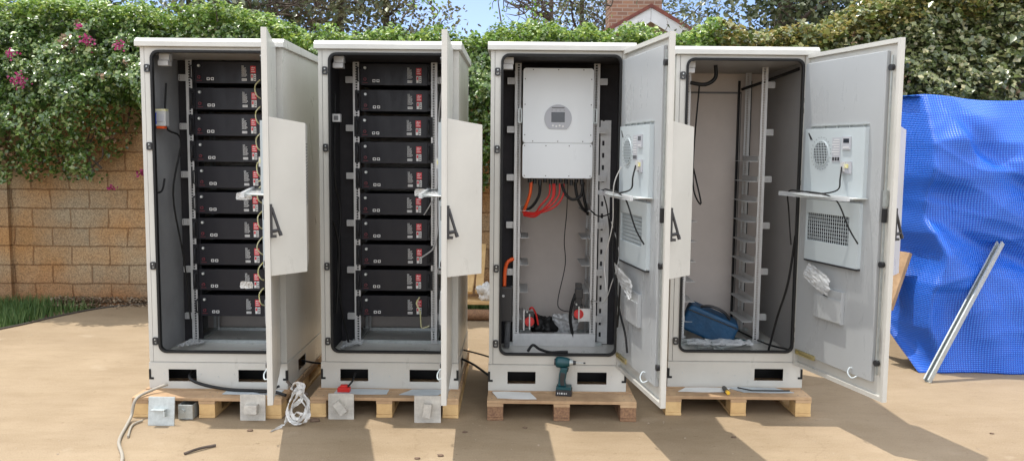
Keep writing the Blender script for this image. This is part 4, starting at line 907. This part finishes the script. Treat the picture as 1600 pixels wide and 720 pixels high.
b = MB().m(rubber); b.tube([(-1.86, 4.85, .20), (-1.84, 4.70, .185), (-1.76, 4.68, .150), (-1.60, 4.66, .128), (-1.42, 4.64, .128), (-1.33, 4.60, .135), (-1.25, 4.55, .13)], .009, 8); b.tube([(-1.45, 4.64, .13), (-1.38, 4.60, .135), (-1.30, 4.61, .165)], .007, 8); tag(b.build('power_cable'), 'black cable coming out of the fork slot of the leftmost cabinet', 'cable')
b = MB().m(redc); b.box(-.985, -.915, 4.655, 4.695, PZ+.004, PZ+.028); b.box(-.97, -.93, 4.66, 4.69, PZ+.0285, PZ+.042); b.m(rubber); b.tube([(-.93, 4.68, PZ+.03), (-.905, 4.70, PZ+.06), (-.90, 4.76, PZ+.09)], .006, 8); tag(b.build('connector', None, .002), 'red plug connector lying on the second pallet below the fork slot', 'connector')
b = MB().m(rubber); b.tube([(-.30, 5.05, .22), (-.22, 4.98, .20), (-.12, 4.85, .165)], .007, 7); b.tube([(-.30, 5.2, .24), (-.18, 5.1, .235), (-.08, 5.0, .23)], .005, 7); tag(b.build('linking_cable'), 'thin dark cables spanning the gap from the second to the third cabinet', 'cable')
b = MB().m(rubber); b.tube([(-1.284, 5.05, .20), (-1.2, 5.02, .195), (-1.1, 5.0, .19)], .006, 7); tag(b.build('linking_cable'), 'thin dark cable spanning the gap between the first two cabinets', 'cable')
b = MB().m(barkm); b.tube([(-1.26, 4.62, .19), (-1.2, 4.58, .155), (-1.13, 4.57, .13)], .008, 7); tag(b.build('stick'), 'short stick poking out above the white strap bundle', 'stick')
# grit strewn over the slab
b = MB().m(mat('grit', (.24, .17, .11), .9, col2=(.45, .38, .30), vscale=40)); random.seed(41)
for k in range(420):
    x = random.uniform(-4, 4.2); y = random.choice((random.uniform(3.7, 4.6), random.uniform(3.7, 7.6))); q = random.uniform(.0015, .0045)*(2 if random.random() < .06 else 1); a = random.uniform(0, 6.28)
    b.add([(x+q*1.3*math.cos(a), y+q*1.3*math.sin(a), .0008), (x+q*math.cos(a+2), y+q*math.sin(a+2), .0008), (x+q*math.cos(a+4.1), y+q*math.sin(a+4.1), .0008), (x, y, q*.8)], [(0, 1, 3), (1, 2, 3), (2, 0, 3)])
tag(b.build('grit'), 'fine grit and crumbs strewn over the concrete yard', 'grit', kind='stuff')
# debris
debm = mat('debris', (.14, .09, .06), .9)
for i, (x, y, s, lb) in enumerate([(-1.38, 4.33, .012, 'small dark chip beside the strap bundle'), (-1.08, 4.50, .020, 'dark scrap at the foot of the strap bundle'), (-.24, 4.34, .010, 'small dark pebble in front of the gap between the second and third cabinet'), (-.34, 3.99, .012, 'small chip near the bottom edge in the sunlit patch'), (.08, 4.42, .009, 'tiny pebble before the chipboard pallet'), (1.18, 4.3, .009, 'tiny stone in front of the rightmost pallet'), (-.45, 3.95, .011, 'dark flake near the bottom of the middle shadow'), (2.6, 4.4, .008, 'small stone on the open concrete at the right')]):
    o = blob('debris_chip', (s*1.4, s, s*.4), debm, i, .4, 2); o.location = (x, y, s*.35); tag(o, lb, 'debris')

# ---------------------------------------------------------------- leftovers behind the gap B-C
def plank(p, q, w, t, m, name, label, grp=None):
    p = Vector(p); q = Vector(q); L = (q-p).length; b = MB().m(m); b.box(-w/2, w/2, -t/2, t/2, 0, L); o = b.build(name, None, .003)
    o.location = p; o.rotation_euler = (q-p).to_track_quat('Z', 'Y').to_euler(); tag(o, label, 'plank', grp); return o
plank((-.40, 7.45, .22), (-.36, 7.95, .62), .10, .03, woodp, 'plank', 'pale plank leaning on the wall behind the gap, the left one')
plank((-.29, 7.45, .22), (-.28, 7.95, .60), .07, .03, woodp, 'plank', 'narrower pale plank leaning on the wall behind the gap, the right one')
b = MB().m(woodp); b.box(-.6, .1, 7.35, 7.6, .13, .16); b.box(-.6, -.5, 7.35, 7.6, .0, .129); b.box(0, .1, 7.35, 7.6, .0, .129); tag(b.build('wooden_bench', None, .003), 'low wooden trestle on the ground behind the gap between cabinets', 'bench')
o = blob('white_bag', (.06, .05, .07), rag, 31, .5); o.location = (-.24, 7.42, .235); tag(o, 'small white bag on the low trestle behind the gap', 'bag')
b = MB().m(chipd); b.cyl((-.42, 7.3, .05), .05, .3, 'x', 14); tag(b.build('log'), 'short dark log on the ground behind the gap between cabinets', 'log')

# ---------------------------------------------------------------- blue cover over a stack
def tarpmat():
    m = bpy.data.materials.new('blue_bubble_cover'); m.use_nodes = True; n, l = m.node_tree.nodes, m.node_tree.links; b = n['Principled BSDF']
    uv = n.new('ShaderNodeUVMap'); mpn = n.new('ShaderNodeMapping'); mpn.inputs['Rotation'].default_value = (0, 0, R(45)); l.new(uv.outputs[0], mpn.inputs[0])
    sp = n.new('ShaderNodeSeparateXYZ'); l.new(mpn.outputs[0], sp.inputs[0])
    def sn(o):
        a = n.new('ShaderNodeMath'); a.operation = 'MULTIPLY'; a.inputs[1].default_value = 2*math.pi/.024; l.new(o, a.inputs[0])
        s = n.new('ShaderNodeMath'); s.operation = 'SINE'; l.new(a.outputs[0], s.inputs[0]); return s.outputs[0]
    mm = n.new('ShaderNodeMath'); mm.operation = 'MULTIPLY'; l.new(sn(sp.outputs['X']), mm.inputs[0]); l.new(sn(sp.outputs['Y']), mm.inputs[1])
    bp = n.new('ShaderNodeBump'); bp.inputs['Strength'].default_value = .5; bp.inputs['Distance'].default_value = .004; l.new(mm.outputs[0], bp.inputs['Height'])
    l.new(bp.outputs[0], b.inputs['Normal'])
    rp = n.new('ShaderNodeValToRGB'); rp.color_ramp.elements[0].position = .0; rp.color_ramp.elements[0].color = (.004, .065, .44, 1); rp.color_ramp.elements[1].position = .9; rp.color_ramp.elements[1].color = (.035, .22, .74, 1)
    l.new(mm.outputs[0], rp.inputs[0]); l.new(rp.outputs[0], b.inputs['Base Color'])
    b.inputs['Roughness'].default_value = .34; b.inputs['Specular IOR Level'].default_value = .5
    return m
NU, NV = 150, 170
vs = []; uvs = []
TARP_CR = [(R(52), .10, .12, .20), (R(60), .62, .10, .16), (R(128), .15, .09, .22), (R(70), -.55, .13, .22), (R(140), .75, .06, .12), (R(25), -.50, .07, .16), (R(105), .50, .07, .12), (R(48), .34, -.06, .09), (R(66), -.22, -.05, .08)]
def tarp_pt(u, v):
    # u 0..1 across, v 0..1 from the back edge over the top and down to the ground
    if v < .14:
        t = v/.14; y = 7.1-(7.1-6.05)*t; z = 1.83+.06*t
        x = 2.84+(4.9-2.84)*u; q = 1
    else:
        t = (v-.14)/.86
        # profile: rounded shoulder, then slanting down with a flare
        z = 1.90*(1-t)**.97; y = 6.05-.12*min(1, t*6)-.12*t-.28*max(0, t-.72)/.28*.55
        left = 2.74-.03*t+.09*math.exp(-((t-.60)/.09)**2)+.10*max(0, t-.85)/.15
        x = left+(4.9-left)*u
    if v >= .14 and u < .07: y += (.07-u)/.07*.55*(1-max(0, t-.8)/.2); x = left+(4.9-left)*.07*(u/.07)**.7
    amp = min(1, v*5)*(1-.6*max(0, v-.9)/.1)
    wx = x+.25*noise.noise(Vector((x*.9, z*.9, 1.7))); wz = z+.25*noise.noise(Vector((x*.9+9, z*.9, 1.7)))
    q = 0
    for ang, c0, k, wd in TARP_CR:
        dd = (math.cos(ang)*(wx-3.5)+math.sin(ang)*(wz-1.0)-c0)
        q += k*math.exp(-(dd/wd)**2)
    f1 = noise.fractal(Vector((x*.8+2, z*.9+x*.6, 3.1)), 1, 2, 2)
    def rdg(a, b, sc, sd): return 1-2*abs(noise.noise(Vector(((wx*a+wz*b)*sc, (wz*a-wx*b)*sc*.45, sd))))
    f2 = max(0, rdg(.8, .6, 2.2, 5.5))**1.5; f3 = max(0, rdg(.5, -.86, 3.4, 9.1))**2; f4 = max(0, rdg(.1, 1, 5.0, 2.2))**2
    y -= amp*(.10*f1+.8*q+.085*f2+.022*f3+.010*f4)
    z += .018*math.sin(x*5)*(1-min(1, abs(v-.14)*4))+.012*f1*(v < .3)
    if v > .97: y -= .0
    return x, y, max(z, .004+.01*max(0, fbm(x, y, 0, 4, 2)))
for j in range(NV+1):
    for i in range(NU+1):
        p = tarp_pt(i/NU, j/NV); vs.append(p); uvs.append((p[0]-max(0, .07-i/NU)/.07*.5, j/NV*3.0))
fs = [(j*(NU+1)+i, (j+1)*(NU+1)+i, (j+1)*(NU+1)+i+1, j*(NU+1)+i+1) for j in range(NV) for i in range(NU)]
me = bpy.data.meshes.new('cover_sheet'); me.from_pydata(vs, [], fs); me.materials.append(tarpmat()); uvl = me.uv_layers.new(name='UVMap')
for lp in me.loops: uvl.data[lp.index].uv = uvs[lp.vertex_index]
me.polygons.foreach_set('use_smooth', [True]*len(me.polygons)); tarp = bpy.data.objects.new('pool_cover', me); S.collection.objects.link(tarp)
md = tarp.modifiers.new('th', 'SOLIDIFY'); md.thickness = .004; tag(tarp, 'bright blue bubble-textured cover draped over a high stack at the right', 'cover')
b = MB().m(woodd)                                   # covered stack
for k in range(11): b.box(3.3, 4.8, 6.45, 6.95, .02+k*.158, .02+k*.158+.12)
tag(b.build('timber_stack', None, .004), 'stack of wooden boards hidden under the blue cover', 'stack')
plank((2.66, 5.90, .40), (2.80, 5.95, .80), .14, .03, woodd, 'plank', 'tilted pale board sticking out left of the blue cover')
# galvanised strut leaning on the cover
p = Vector((2.76, 5.42, .0)); q = Vector((3.385, 5.76, .885)); L = (q-p).length
b = MB().m(zinc); w, d_ = .041, .021
b.box(-w/2, w/2, -.0025, 0, 0, L)
for s_ in (-1, 1): b.box(min(s_*w/2, s_*(w/2-.0025)), max(s_*w/2, s_*(w/2-.0025)), .0002, d_*1.5, 0, L); b.box(min(s_*w/2, s_*(w/2-.010)), max(s_*w/2, s_*(w/2-.010)), d_*1.5+.0002, d_*1.5+.0025, 0, L)
b.m(lining_a); z = .04
while z < L-.05: b.box(-.007, .007, .0002, .001, z, z+.028); z += .05
o = b.build('strut_channel'); o.location = p; o.rotation_euler = (q-p).to_track_quat('Z', 'Y').to_euler(); tag(o, 'galvanised steel strut leaning diagonally against the blue cover', 'steel strut')
